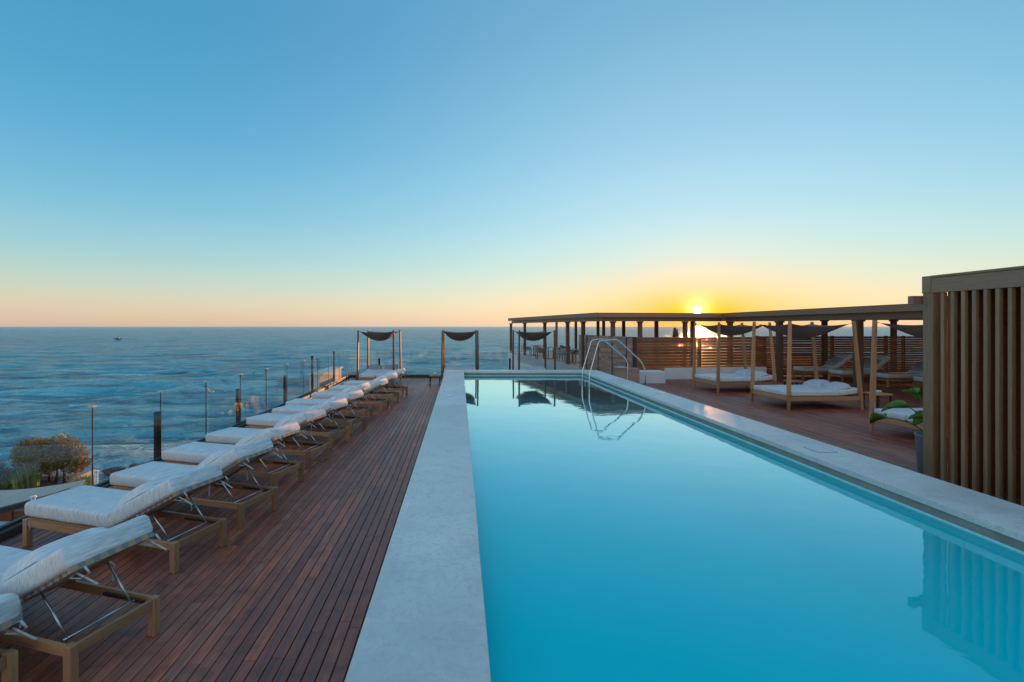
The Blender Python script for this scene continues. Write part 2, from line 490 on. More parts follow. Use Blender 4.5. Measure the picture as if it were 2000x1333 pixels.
# ------------------------------------------------------------------ mesh helpers
class MB:
    def __init__(self):
        self.v, self.f, self.s = [], [], []

    def add(self, vs, fs, smooth=False, mat=None):
        o = len(self.v)
        self.v += [tuple(mat @ Vector(p)) for p in vs] if mat is not None else [tuple(p) for p in vs]
        self.f += [tuple(i + o for i in f) for f in fs]
        self.s += [smooth] * len(fs)
        return self

    def box(self, x0, x1, y0, y1, z0, z1, mat=None):
        vs = [(x, y, z) for z in (z0, z1) for y in (y0, y1) for x in (x0, x1)]
        fs = [(0, 2, 3, 1), (4, 5, 7, 6), (0, 1, 5, 4), (2, 6, 7, 3), (0, 4, 6, 2), (1, 3, 7, 5)]
        return self.add(vs, fs, False, mat)

    def cbox(self, x0, x1, y0, y1, z0, z1, c=.004, mat=None):
        """box whose edges are chamfered"""
        bm = bmesh.new()
        bmesh.ops.create_cube(bm, size=1)
        for v in bm.verts:
            v.co = Vector(((x0 + x1) / 2 + v.co.x * (x1 - x0), (y0 + y1) / 2 + v.co.y * (y1 - y0), (z0 + z1) / 2 + v.co.z * (z1 - z0)))
        bmesh.ops.bevel(bm, geom=bm.edges[:], offset=c, segments=1, affect='EDGES', profile=.5)
        bm.verts.ensure_lookup_table()
        vs = [v.co.copy() for v in bm.verts]
        fs = [tuple(v.index for v in f.verts) for f in bm.faces]
        bm.free()
        return self.add(vs, fs, False, mat)

    def rbox(self, x0, x1, y0, y1, z0, z1, r=.03, seg=3, mat=None, fn=None):
        """soft rounded box, smooth shaded; fn bends its points"""
        bm = bmesh.new()
        bmesh.ops.create_cube(bm, size=1)
        for v in bm.verts:
            v.co = Vector(((x0 + x1) / 2 + v.co.x * (x1 - x0), (y0 + y1) / 2 + v.co.y * (y1 - y0), (z0 + z1) / 2 + v.co.z * (z1 - z0)))
        bmesh.ops.subdivide_edges(bm, edges=bm.edges[:], cuts=1, use_grid_fill=True) if fn else None
        bmesh.ops.bevel(bm, geom=[e for e in bm.edges if e.calc_face_angle(0) > .5], offset=r, segments=seg, affect='EDGES', profile=.5)
        vs = [fn(v.co) if fn else v.co.copy() for v in bm.verts]
        bm.verts.index_update()
        fs = [tuple(v.index for v in f.verts) for f in bm.faces]
        bm.free()
        return self.add(vs, fs, True, mat)

    def beam(self, p0, p1, w_, h_, up=(0, 0, 1), w2=None, h2=None, c=0):
        p0, p1 = Vector(p0), Vector(p1)
        d = (p1 - p0).normalized()
        u = Vector(up)
        if abs(d.dot(u)) > .98:
            u = Vector((0, 1, 0))
        s = d.cross(u).normalized()
        t = s.cross(d).normalized()
        w2 = w2 or w_; h2 = h2 or h_
        vs = []
        for p, a, b in ((p0, w_, h_), (p1, w2, h2)):
            vs += [p + s * (sx * a / 2) + t * (sy * b / 2) for sx, sy in ((-1, -1), (1, -1), (1, 1), (-1, 1))]
        return self.add(vs, [(0, 1, 2, 3)[::-1], (4, 5, 6, 7), (0, 1, 5, 4), (1, 2, 6, 5), (2, 3, 7, 6), (3, 0, 4, 7)])

    def tube(self, pts, r, n=8, radii=None, cap=True):
        pts = [Vector(p) for p in pts]
        rings = []
        prev = None
        for i, p in enumerate(pts):
            d = (pts[min(i + 1, len(pts) - 1)] - pts[max(i - 1, 0)]).normalized()
            if prev is None:
                a = Vector((0, 0, 1)) if abs(d.z) < .9 else Vector((1, 0, 0))
                s = d.cross(a).normalized()
            else:
                s = (prev - d * prev.dot(d)).normalized()
            prev = s
            t = d.cross(s)
            rr = radii[i] if radii else r
            rings.append([p + (s * math.cos(2 * PI * k / n) + t * math.sin(2 * PI * k / n)) * rr for k in range(n)])
        vs = [q for ring in rings for q in ring]
        fs = []
        for i in range(len(pts) - 1):
            for k in range(n):
                fs.append((i * n + k, i * n + (k + 1) % n, (i + 1) * n + (k + 1) % n, (i + 1) * n + k))
        self.add(vs, fs, True)
        if cap:
            o = len(vs)
            b = len(self.v) - o
            self.f += [tuple(b + k for k in range(n))[::-1], tuple(b + o - n + k for k in range(n))]
            self.s += [False, False]
        return self

    def lathe(self, prof, c=(0, 0, 0), n=24, smooth=True):
        vs, fs = [], []
        for r, z in prof:
            vs += [(c[0] + r * math.cos(2 * PI * k / n), c[1] + r * math.sin(2 * PI * k / n), c[2] + z) for k in range(n)]
        for i in range(len(prof) - 1):
            for k in range(n):
                fs.append((i * n + k, i * n + (k + 1) % n, (i + 1) * n + (k + 1) % n, (i + 1) * n + k))
        return self.add(vs, fs, smooth)

    def prism(self, poly, z0, z1):
        n = len(poly)
        vs = [(x, y, z0) for x, y in poly] + [(x, y, z1) for x, y in poly]
        fs = [tuple(range(n))[::-1], tuple(range(n, 2 * n))] + [(i, (i + 1) % n, n + (i + 1) % n, n + i) for i in range(n)]
        return self.add(vs, fs)

    def grid(self, nx, ny, fn, smooth=True, closed=False):
        vs = [fn(i / (nx - 1), j / (ny - 1)) for j in range(ny) for i in range(nx)]
        fs = [(j * nx + i, j * nx + i + 1, (j + 1) * nx + i + 1, (j + 1) * nx + i) for j in range(ny - 1) for i in range(nx - 1)]
        return self.add(vs, fs, smooth)

    def mesh(self, name):
        m = bpy.data.meshes.new(name)
        m.from_pydata(self.v, [], self.f)
        m.polygons.foreach_set('use_smooth', self.s)
        m.update()
        return m

    def build(self, name, mat, parent=None, loc=None, **tags):
        m = self.mesh(name)
        m.materials.append(M[mat] if isinstance(mat, str) else mat)
        o = bpy.data.objects.new(name, m)
        COL.objects.link(o)
        if parent is not None:
            o.parent = parent
        if loc is not None:
            o.location = loc
        tag(o, **tags)
        return o


def tag(o, label=None, cat=None, group=None, kind=None):
    if label: o['label'] = label
    if cat: o['category'] = cat
    if group: o['group'] = group
    if kind: o['kind'] = kind
    return o


def thing(name, label=None, cat=None, loc=(0, 0, 0), rz=0, group=None, kind=None):
    o = bpy.data.objects.new(name, None)
    o.empty_display_size = .2
    COL.objects.link(o)
    o.location = loc
    o.rotation_euler = (0, 0, rz)
    return tag(o, label, cat, group, kind)


def dup(root, loc, rz, label=None, group=None):
    kids = {}
    for c in bpy.data.objects:
        if c.parent is not None:
            kids.setdefault(c.parent.name, []).append(c)

    def cp(o, par):
        n = o.copy()
        COL.objects.link(n)
        if par is not None:
            n.parent = par
        for ch in kids.get(o.name, []):
            cp(ch, n)
        return n
    r = cp(root, None)
    r.location = loc
    r.rotation_euler = (0, 0, rz)
    if label: r['label'] = label
    if group: r['group'] = group
    return r


# ------------------------------------------------------------------ sea and land
SEA = -9.65
def sea_h(x, y):
    d = math.hypot(x, y)
    k = max(0.0, 1 - d / 900)
    p = Vector((x * .05, y * .13, 0))
    h = (noise.noise(p) * 1.0 + noise.noise(p * 2.3 + Vector((7, 3, 0))) * .5 + noise.noise(p * 5.1) * .22)
    return (h * 1.0 + .5 * (1 - abs(noise.noise(p * 1.7 + Vector((3, 9, 0)))) * 2.2)) * k * .85 - .25
rows, cols = 400, 240
vs, fs = [], []
for j in range(rows):
    t = j / (rows - 1)
    y = 16 * (40000 / 16) ** (t ** 1.55) if t > 0 else 16
    y = y - 30
    for i in range(cols):
        u = i / (cols - 1) * 2 - 1
        x = u * (60 + (y + 30) * 3.0)
        vs.append((x, y, SEA + sea_h(x, y)))
for j in range(rows - 1):
    for i in range(cols - 1):
        a = j * cols + i
        fs.append((a, a + 1, a + cols + 1, a + cols))
MB().add(vs, fs, True).build('sea', 'sea', kind='structure')

def land_z(x, y):
    return -9.05 + .25 * noise.noise(Vector((x * .12, y * .12, 2)))
coast = [(-75, 52), (-60, 47), (-45, 43.5), (-36, 41), (-31, 40.2), (-27.5, 38.8), (-25.8, 36), (-22, 31), (-17, 24), (-12, 16), (-8, 9)]
def coast_y(x):
    for (x0, y0), (x1, y1) in zip(coast, coast[1:]):
        if x0 <= x <= x1:
            return y0 + (y1 - y0) * (x - x0) / (x1 - x0)
    return coast[0][1] if x < coast[0][0] else 9
def landfn(u, v):
    x = -75 + u * 69.8
    ymax = coast_y(x)
    y = -12 + v * (ymax + 12)
    z = land_z(x, y)
    if v > .965:
        z = z - (v - .965) / .035 * 1.3 + .3 * noise.noise(Vector((x * .5, y * .5, 0)))
    return (x, y, z)
MB().grid(90, 70, landfn).build('ground', 'ground', kind='structure')

def rock(px, py, pz, r, seed, label, group):
    bm = bmesh.new()
    bmesh.ops.create_icosphere(bm, subdivisions=3, radius=1)
    for v_ in bm.verts:
        n_ = noise.noise(v_.co * 1.3 + Vector((seed, 0, 0))) * .5 + noise.noise(v_.co * 3.1 + Vector((seed, 4, 0))) * .2
        v_.co = Vector((v_.co.x * r * 1.4, v_.co.y * r, v_.co.z * r * .6)) * (1 + n_)
    mb = MB()
    mb.add([v_.co.copy() for v_ in bm.verts], [tuple(v_.index for v_ in f.verts) for f in bm.faces], False)
    bm.free()
    return mb.build('rock', 'rock', loc=(px, py, pz), label=label, cat='rock', group=group)
for i, (px, py, r, lb) in enumerate([
    (226, 921, .62, 'dark wet rock in the foam, nearest the white sail pole'),
    (246, 908, .45, 'small dark rock washed by foam, the farthest out of the surf rocks'),
    (283, 916, .85, 'broad dark rock in the surf, the largest of the surf rocks'),
    (322, 900, .70, 'dark rock in the surf beside the thick black balustrade post'),
    (258, 934, .55, 'low dark rock where the shore meets the deck edge'),
]):
    Y = 12000 / (py - 638)
    rock((px - 898) / 1000 * Y, Y, SEA - .05, r, i * 3.3, lb, 'rocks in the surf')


def tree(name, label, cx, cy, base, lobes, leafmat_, nleaf, lsize, trunks):
    t = thing(name, label, 'tree', (cx, cy, base))
    tb = MB()
    for (x0, y0, x1, y1, z1, r) in trunks:
        mid = ((x0 + x1) / 2 + .08, (y0 + y1) / 2, z1 * .5)
        tb.tube([(x0, y0, -.1), mid, (x1, y1, z1)], r, 7, [r, r * .8, r * .45])
        for k in range(4):
            a = k * 1.6 + x0
            tb.tube([(x1, y1, z1 * .75), (x1 + math.cos(a) * .5, y1 + math.sin(a) * .5, z1 + .35), (x1 + math.cos(a) * .9, y1 + math.sin(a) * .8, z1 + .9)], r * .4, 5, [r * .4, r * .3, r * .12])
    tb.build('trunk', 'bark', t)
    lb = MB()
    rnd = random.Random(int(cx * 13) + 5)
    tot_ = sum(l[3] * l[4] * l[5] for l in lobes)
    for (lx, ly, lz, rx, ry, rz_) in lobes:
        n_ = int(nleaf * rx * ry * rz_ / tot_)
        for _ in range(n_):
            d = Vector((rnd.gauss(0, 1), rnd.gauss(0, 1), rnd.gauss(0, 1))).normalized()
            rr_ = rnd.random() ** .38
            wob = 1 + .30 * noise.noise(d * 2.3 + Vector((lx, ly, lz))) + .16 * noise.noise(d * 6 + Vector((lx, 1, 1)))
            p = Vector((lx + d.x * rx * rr_ * wob, ly + d.y * ry * rr_ * wob, lz + d.z * rz_ * rr_ * wob))
            if noise.noise(p * 1.9 + Vector((cx, 0, 0))) < -.22:
                continue
            a = Vector((rnd.gauss(0, 1), rnd.gauss(0, 1), rnd.gauss(0, .7))).normalized()
            b = a.cross(Vector((rnd.gauss(0, 1), rnd.gauss(0, 1), rnd.gauss(0, 1)))).normalized()
            s_ = lsize * rnd.uniform(.6, 1.5)
            lb.add([p - a * s_, p + b * s_ * .35, p + a * s_, p - b * s_ * .35], [(0, 1, 2, 3)])
    lb.build('crown', leafmat_, t)
    return t
tree('tamarisk_tree', 'rounded brown-orange tamarisk tree on the shore with bare trunks below', -30.0, 37.6, -9.05,
     [(-1.25, 0, 2.05, 1.45, 1.3, 1.15), (.55, 0, 2.15, 1.5, 1.4, 1.25), (1.6, .2, 1.5, .95, 1.0, .95), (-2.0, .1, 1.35, .8, .9, .8), (-.3, 0, 1.4, 1.5, 1.2, .75)],
     'leaf_brown', 22000, .10, [(-.9, 0, -.7, 0, 1.2, .11), (.25, .1, .4, 0, 1.1, .10), (.95, 0, .8, 0, 1.2, .11), (-.35, .2, -.2, 0, 1.2, .08)])
tree('dark_tree', 'low dark green tree at the left edge of the shore', -33.6, 37.0, -9.05,
     [(-.9, 0, 1.1, 1.2, 1.0, .9), (.2, 0, .8, .8, .8, .6)], 'leaf_dark', 6000, .08, [(-.6, 0, -.5, 0, .8, .09)])
tree('dark_tree', 'low round bush-like tree tucked against the left foot of the tamarisk', -32.1, 36.2, -9.05,
     [(0, 0, .65, 1.0, .8, .6)], 'leaf_dark', 4500, .07, [(0, 0, .1, 0, .5, .07)])

def tuft(px, py, H, n, h, label, mat='grass'):
    Y = H * 1000 / (py - 638)
    X = (px - 898) / 1000 * Y
    mb = MB()
    rnd = random.Random(px)
    for k in range(n):
        a = rnd.uniform(0, 2 * PI); t_ = rnd.uniform(.1, .8)
        r0 = rnd.uniform(0, .5)
        b = Vector((math.cos(a) * r0, math.sin(a) * r0, 0))
        m_ = b + Vector((math.cos(a) * t_ * .3, math.sin(a) * t_ * .3, h * .6 * rnd.uniform(.7, 1.1)))
        e = b + Vector((math.cos(a) * t_ * .8, math.sin(a) * t_ * .8, h * rnd.uniform(.3, 1.1)))
        s_ = Vector((-math.sin(a), math.cos(a), 0)) * .035
        mb.add([b - s_, b + s_, m_ + s_ * .8, m_ - s_ * .8, e], [(0, 1, 2, 3), (3, 2, 4)])
    mb.build('grass_clump', mat, loc=(X, Y, 2.35 - H), label=label, cat='plant')
tuft(40, 955, 11.3, 120, 1.5, 'spiky yellow-green plant rising behind the grey shade sail', 'grass')
tuft(62, 950, 11.2, 90, 1.7, 'tall pointed yellow-green plant beside the pale seaside platform', 'grass')
tuft(18, 950, 11.2, 90, 1.0, 'low green plant at the far left behind the shade sail', 'leaf_green')
tuft(150, 962, 11.3, 160, 1.1, 'green grassy clump between the shade sail and the white pole', 'grass')
tuft(165, 950, 11.3, 120, .9, 'small grassy clump next to the white pole by the surf', 'grass')
MB().cbox(-2.2, 2.2, -1.0, 1.0, -.3, .12, .03).build('seaside_platform', 'concrete', loc=(-30.6, 39.0, -8.9),
    label='pale flat concrete platform under the tamarisk at the water edge', cat='platform')

# lower beach terrace under the hotel
MB().box(-24, -5.6, 4, 18.3, -4.9, -4.6).build('lower_terrace_floor', 'concrete', kind='structure')
MB().box(-24, -5.6, 18.32, 18.5, -9.5, -4.45).build('lower_terrace_wall', 'grey_render', kind='structure')
sail = thing('shade_sail', 'grey triangular shade sail stretched over the beach terrace below', 'shade sail', (-12.5, 14.5, -2.4))
A_, B_, C_ = Vector((1.65, 1.45, .12)), Vector((-6.5, 3.2, .1)), Vector((.3, -1.9, -.05))
D_ = Vector((-6.5, -2.6, .0))
def sailfn(u, v):
    p = A_.lerp(B_, u).lerp(C_.lerp(D_, u) if True else C_, v)
    sag = -.35 * (4 * u * (1 - u)) ** 1.0 - .2 * 4 * v * (1 - v)
    edge = Vector((0, -.9 * 4 * u * (1 - u) * (1 - v) + .25 * 4 * u * (1 - u) * v, sag))
    return tuple(p + edge)
A_, C_, D_ = Vector((.9, 1.4, 0)), Vector((.75, .9, -.1)), Vector((-3.3, -7, 0))
MB().grid(20, 14, sailfn).build('fabric', 'sail', sail)
for px, py, Y, lb in ((188, 922, 16.2, 'white pole holding the tip of the grey shade sail by the sea'), (65, 972, 13.6, 'short white pole with a flat cap at the near edge of the shade sail')):
    X = (px - 898) / 1000 * Y
    zt = 2.35 - (py - 638) / 1000 * Y
    pl = thing('sail_pole', lb, 'pole', (X, Y, -4.6), group='poles of the shade sail')
    MB().tube([(0, 0, 0), (0, 0, zt + 4.6)], .055, 10).build('pole', 'white_paint', pl)
    MB().lathe([(.0, 0), (.075, 0), (.075, .03), (0, .03)], (0, 0, zt + 4.6), 10).build('cap', 'white_paint', pl)
for i, (px, lb) in enumerate(((-22, 'reddish wooden bench on the beach terrace, at the left edge'), (40, 'reddish wooden bench on the beach terrace, right beside the first sun lounger'))):
    Y = 16.6
    b = thing('wooden_bench', lb, 'bench', ((px - 898) / 1000 * Y, Y, -4.6), group='benches on the beach terrace')
    MB().cbox(-.55, .55, -.35, .35, .32, .42, .01).build('seat', 'red_wood', b)
    MB().cbox(-.55, .55, .30, .36, .42, .85, .01).build('backrest', 'red_wood', b)
    MB().rbox(-.5, .5, -.32, .28, .42, .54, .04).build('cushion', 'cushion_r', b)
    for sx in (-1, 1):
        MB().box(sx * .5 - .05, sx * .5 + .05, -.33, .33, 0, .32).build('leg', 'red_wood', b)
_tb = MB().cbox(-2.6, 1.3, -.07, .07, 0, .14, .01).build('terrace_beam', 'dark_wood', loc=(-12.35, 14.2, -2.72), label='dark timber beam along the near edge of the shade sail', cat='beam')
_tb.rotation_euler = (0, 0, R(66))

# ------------------------------------------------------------------ fishing boat
bt = thing('fishing_boat', 'small dark fishing boat far out on the sea', 'boat', (-308, 461, SEA + .1), R(4))
mb = MB()
def hull(u, v):
    x = (u - .5) * 7
    wdt = (1 - abs(2 * u - 1) ** 2.6) * 1.15
    a = (v - .5) * PI
    return (x, math.sin(a) * wdt, .95 + .35 * abs(2 * u - 1) ** 2 - math.cos(a) * 1.0 * (1 - .6 * abs(2 * u - 1) ** 3))
mb.grid(16, 9, hull)
mb.build('hull', 'boat_hull', bt)
MB().box(-2.6, 2.6, -.85, .85, .75, .85).build('deck', 'dark_wood', bt)
MB().cbox(-.3, 1.2, -.55, .55, .85, 2.0, .08).build('cabin', 'bronze', bt)
MB().tube([(-1.6, 0, .8), (-1.6, 0, 2.7)], .05, 6).build('mast', 'black', bt)

# ------------------------------------------------------------------ decks
DECK_R = .25
def plank_mesh(length, wd=.0868, th=.022):
    return MB().cbox(-wd / 2, wd / 2, -length / 2, length / 2, -th, 0, .0022)
deck = thing('pool_deck', None, None, (0, 0, 0), kind='structure')
MB().box(-5.02, -.50, -1.5, 23.5, -.30, -.03).build('deck_base', 'underdeck', deck)
MB().box(-.50, 5.6, 17.72, 23.5, -.30, -.03).build('deck_base', 'underdeck', deck)
pm_ = {}
for ln in (2.1, 2.7, 3.3, 3.9):
    m_ = plank_mesh(ln - .004).mesh('plank'); m_.materials.append(M['deck']); pm_[ln] = m_
rnd = random.Random(3)
pieces = []
pitch = .0942
nrow = int((5.02 - .49) / pitch)
for i in range(nrow):
    x = -.4885 - pitch * (i + .5)
    y = -1.0 - rnd.uniform(0, 2.2)
    while y < 23.4:
        ln = rnd.choice((2.1, 2.7, 3.3, 3.9))
        if y + ln > 23.5:
            ln = max(.4, 23.48 - y)
        if y + ln > 1.0:
            pieces.append((x, y, ln))
        y += ln
pieces.sort(key=lambda p: (max(p[1], 1.2) ** 2 + p[0] ** 2))
rest = MB()
k = 0
for (x, y, ln) in pieces:
    if k < 296 and ln in pm_:
        o = bpy.data.objects.new('plank', pm_[ln]); COL.objects.link(o); o.parent = deck
        o.location = (x, y + ln / 2, rnd.uniform(-.0012, .0008))
        k += 1
    else:
        rest.cbox(x - .0444, x + .0444, y + .002, y + ln - .002, -.022, rnd.uniform(-.001, .0008), .0022)
for i in range(int(6.05 / pitch)):
    x = -.4885 + pitch * (i + .5)
    for y0, y1 in ((17.75, 20.4), (20.41, 23.48)):
        rest.box(x - .0444, x + .0444, y0, y1, -.022, 0)
rest.build('far_planks', 'deck', deck, kind='stuff')

deck2 = thing('upper_deck', None, None, (0, 0, 0), kind='structure')
MB().box(4.72, 26, -1.5, 24, -.3, DECK_R - .03).build('deck_base', 'underdeck', deck2)
rb = MB()
for i in range(int(21 / pitch)):
    x = 4.73 + pitch * (i + .5)
    y = -1.5 - rnd.uniform(0, 3)
    while y < 23.9:
        ln = rnd.choice((2.7, 3.3, 3.9))
        e = min(y + ln, 24)
        if e > 2:
            rb.box(x - .0444, x + .0444, y + .002, e - .002, DECK_R - .022, DECK_R + rnd.uniform(-.0015, .001))
        y += ln
rb.build('deck_planks', 'deck', deck2, kind='stuff')
MB().box(-5.16, -.52, -1.5, 23.6, -9.6, -.31).build('hotel_base', 'grey_render', kind='structure')
MB().box(-.50, 26, 17.74, 25.3, -9.6, -.31).build('hotel_rear_base', 'grey_render', kind='structure')
# curbs carrying the glass
MB().cbox(-5.16, -4.985, -1.5, 23.6, -.3, .10, .006).build('deck_curb', 'curb', kind='structure')
MB().cbox(-4.985, 5.7, 23.5, 23.66, -.3, .10, .006).build('deck_end_curb', 'curb', kind='structure')
MB().box(-4.93, -4.87, -1.5, 23.4, .0015, .006).build('drain_strip', 'alu', kind='structure')

# ------------------------------------------------------------------ pool
WZ = 2.35 - 1.644           # water level
XI0, XI1 = .132, 4.07       # inner edges
XO0, XO1 = -.4875, 4.705    # outer edges
YF, YFO = 17.05, 17.70
YN = -2.2
TOP = .85
pw = thing('pool_shell', None, None, kind='structure')
MB().box(XO0 + .012, XI0 - .02, YN, YFO - .01, -.3, TOP - .06).build('left_side', 'plaster', pw)
MB().box(XI1 + .02, XO1 - .012, YN, YFO - .01, -.3, TOP - .06).build('right_side', 'plaster', pw)
MB().box(XI0 - .02, XI1 + .02, YF + .02, YFO - .01, -.3, TOP - .06).build('far_side', 'plaster', pw)
ZB = -.35
b = MB()
b.box(XI0 - .018, XI0 - .003, YN, YF, ZB, WZ + .012)
b.box(XI1 + .003, XI1 + .018, YN, YF, ZB, WZ + .012)
b.box(XI0 - .018, XI1 + .018, YF + .003, YF + .018, ZB, WZ + .012)
b.box(XI0 - .018, XI1 + .018, YN - .02, YN, ZB, WZ + .012)
b.box(XI0 - .018, XI1 + .018, YN, YF, ZB - .02, ZB)
b.build('pool_lining', 'lining', pw)
b = MB()
nx, ny = 2, 2
b.grid(2, 2, lambda u, v: (XI0 + u * (XI1 - XI0), YN + v * (YF - YN), WZ), False).build('pool_water', 'pool_water', kind='structure')

cop = thing('pool_coping', None, None, kind='structure')
def slab(x0, x1, y0, y1):
    MB().cbox(x0, x1, y0 + .0008, y1 - .0008, TOP - .06, TOP, .004).build('coping_slab', 'coping', cop)
ys = [YN, .2, 2.6, 5.0, 7.4, 9.8, 12.2, 14.6, YF]
for y0, y1 in zip(ys, ys[1:]):
    slab(XO0, XI0, y0, y1)
    slab(XI1, XO1, y0, y1)
slab(XO0, XI0, YF, YFO); slab(XI1, XO1, YF, YFO)
for x0, x1 in ((XI0, 1.45), (1.45, 2.75), (2.75, XI1)):
    slab(x0 + .001, x1 - .001, YF, YFO)
# skimmer lids and small deck fittings let into the coping
for (x, y, w2, h2, lb) in ((4.38, 6.22, .11, .12, 'square skimmer lid cut flush into the right pool coping'),):
    t = thing('skimmer_lid', lb, 'lid', (x, y, TOP))
    MB().cbox(-w2, w2, -h2, h2, .0006, .004, .0015).build('cover', 'coping', t)
    r_ = MB()
    for a, b2, c2, d2 in ((-w2 - .008, w2 + .008, -h2 - .008, -h2 - .001), (-w2 - .008, -w2 - .001, -h2 - .001, h2 + .001), (w2 + .001, w2 + .008, -h2 - .001, h2 + .001), (-w2 - .008, w2 + .008, h2 + .001, h2 + .008)):
        r_.box(a, b2, c2, d2, .0005, .0024)
    r_.build('seam', 'lid_seam', t)
for (x, y, lb) in ((4.43, 11.45, 'small round metal cap on the right pool coping near the handrails'), (-.21, 11.0, 'small round metal cap on the left pool coping')):
    t = MB().lathe([(0, .006), (.07, .006), (.085, .0), (.085, -.002)], (0, 0, .002), 20)
    t.build('round_cap', 'steel', loc=(x, y, TOP), label=lb, cat='cap', group='round metal caps in the coping')
t = thing('pool_light', 'round greenish underwater light low on the right pool wall', 'light', (XI1 - .002, 4.2, WZ - .17), group=None)
lm = MB(); rm = MB()
n = 28
lm.add([(-.012, math.cos(2 * PI * k / n) * .115, math.sin(2 * PI * k / n) * .115) for k in range(n)] + [(-.03, 0, 0)], [(k, (k + 1) % n, n) for k in range(n)], True)
lm.build('lens', 'light_glass', t)
ring = []
for k in range(n):
    a = 2 * PI * k / n
    for r_, xx in ((.115, -.012), (.125, -.022), (.145, -.022), (.155, 0)):
        ring.append((xx, math.cos(a) * r_, math.sin(a) * r_))
rm.add(ring, [(k * 4 + j, ((k + 1) % n) * 4 + j, ((k + 1) % n) * 4 + j + 1, k * 4 + j + 1) for k in range(n) for j in range(3)], True)
rm.build('rim', 'light_rim', t)

# ladder and handrails over the far right corner of the pool
ld = thing('pool_ladder', 'pair of bent stainless steel handrails over the far right pool corner', 'handrail', (0, 0, 0))
def bend(pts, r=.10, n=5):
    pts = [Vector(p) for p in pts]
    o_ = [pts[0]]
    for a, b_, c_ in zip(pts, pts[1:], pts[2:]):
        p = b_ + (a - b_).normalized() * min(r, (a - b_).length * .45)
        q = b_ + (c_ - b_).normalized() * min(r, (c_ - b_).length * .45)
        for i in range(n + 1):
            t_ = i / n
            o_.append(p * (1 - t_) ** 2 + b_ * 2 * t_ * (1 - t_) + q * t_ ** 2)
    o_.append(pts[-1])
    return o_
def atz(px, py, Y):
    return ((px - 898) / 1000 * Y, Y, 2.35 - (py - 638) / 1000 * Y)
for (Y, pts) in ((13.4, [(1151, 905), (1151, 735), (1170, 666), (1206, 663.5), (1252, 706), (1260, 722), (1260, 760)]),
                 (14.35, [(1137, 860), (1137.5, 726), (1155.5, 665), (1176, 662), (1222, 701), (1226.5, 712), (1226.5, 750)])):
    pp = [atz(a, b_, Y) for a, b_ in pts]
    pp[0] = (pp[0][0], pp[0][1], WZ - .95)
    pp[-1] = (pp[-1][0], pp[-1][1], DECK_R)
    MB().tube(bend(pp, .07), .0175, 10).build('handrail', 'steel', ld)
for zz in (.12, .40):
    MB().cbox(3.41, 3.50, 13.42, 14.36, WZ - .9 + zz, WZ - .87 + zz, .006).build('tread', 'steel', ld)

# ------------------------------------------------------------------ glass balustrade
bal = thing('glass_balustrade', 'long frameless glass balustrade between the sun loungers and the sea', 'balustrade', (-5.09, 0, .10))
yy = [-1.0, .6, 2.2, 3.8, 5.5, 7.1, 8.75, 10.35, 11.95, 13.55, 15.15, 16.75, 18.35, 19.95, 21.55, 23.55]
for y0, y1 in zip(yy, yy[1:]):
    MB().box(-.006, .006, y0 + .012, y1 - .012, .02, 1.14).build('glass_panel', 'glass', bal)
bal2 = thing('glass_balustrade', 'glass balustrade across the far end of the deck behind the canopy daybeds', 'balustrade', (0, 23.58, .10))
xx = [-5.05, -3.7, -2.2, -.7, .8, 2.3, 3.8, 5.4]
for x0, x1 in zip(xx, xx[1:]):
    MB().box(x0 + .012, x1 - .012, -.006, .006, .02, 1.14).build('glass_panel', 'glass', bal2)
for y in (2.4, 5.6, 8.72, 11.9, 15.1, 17.9, 21.0):
    tall = 1.22 if y > 17 else .80
    MB().cbox(-.10, -.035, y - .045, y + .045, 0, tall, .006).build('post', 'black', bal)
for x in (-3.7, -.72, 2.3):
    MB().cbox(x - .04, x + .04, -.09, -.03, 0, .78, .006).build('post', 'black', bal2)
MB().cbox(-.03, .03, -1.5, 23.5, -.004, .03, .004).build('base_channel', 'bronze', bal)
MB().cbox(-5.05, 5.4, -.03, .03, -.004, .03, .004).build('base_channel', 'bronze', bal2)
ords = ['nearest', 'second', 'third', 'fourth', 'fifth', 'sixth', 'seventh', 'eighth', 'ninth', 'tenth']
lp = None
for i, y in enumerate([7.22, 8.87, 10.45, 12.1, 13.7, 15.35, 17.0, 18.65, 20.2, 22.0]):
    lb = f'slim dark lamp pole with tan cap, {ords[i]} from the camera along the balustrade'
    if lp is None:
        lp = thing('lamp_pole', lb, 'lamp pole', (-5.18, y, .0), group='slim lamp poles along the balustrade')
        MB().tube([(0, 0, -.1), (0, 0, 1.21)], .010, 8).build('pole', 'black', lp)
        MB().cbox(-.035, .035, -.045, .045, 1.21, 1.235, .005).build('cap', 'tan_cap', lp)
    else:
        dup(lp, (-5.18, y, 0), 0, lb)
# low parapet outside the glass, its top catching the sun
pr = thing('low_parapet', 'low white parapet outside the glass at the far left, its top lit orange', 'parapet', (-5.75, 22.1, 0))
MB().box(-.2, .2, -1.8, 1.9, -1.2, .40).build('wall', 'white', pr)
MB().cbox(-.28, .28, -1.85, 1.95, .403, .47, .01).build('cap', 'white', pr)

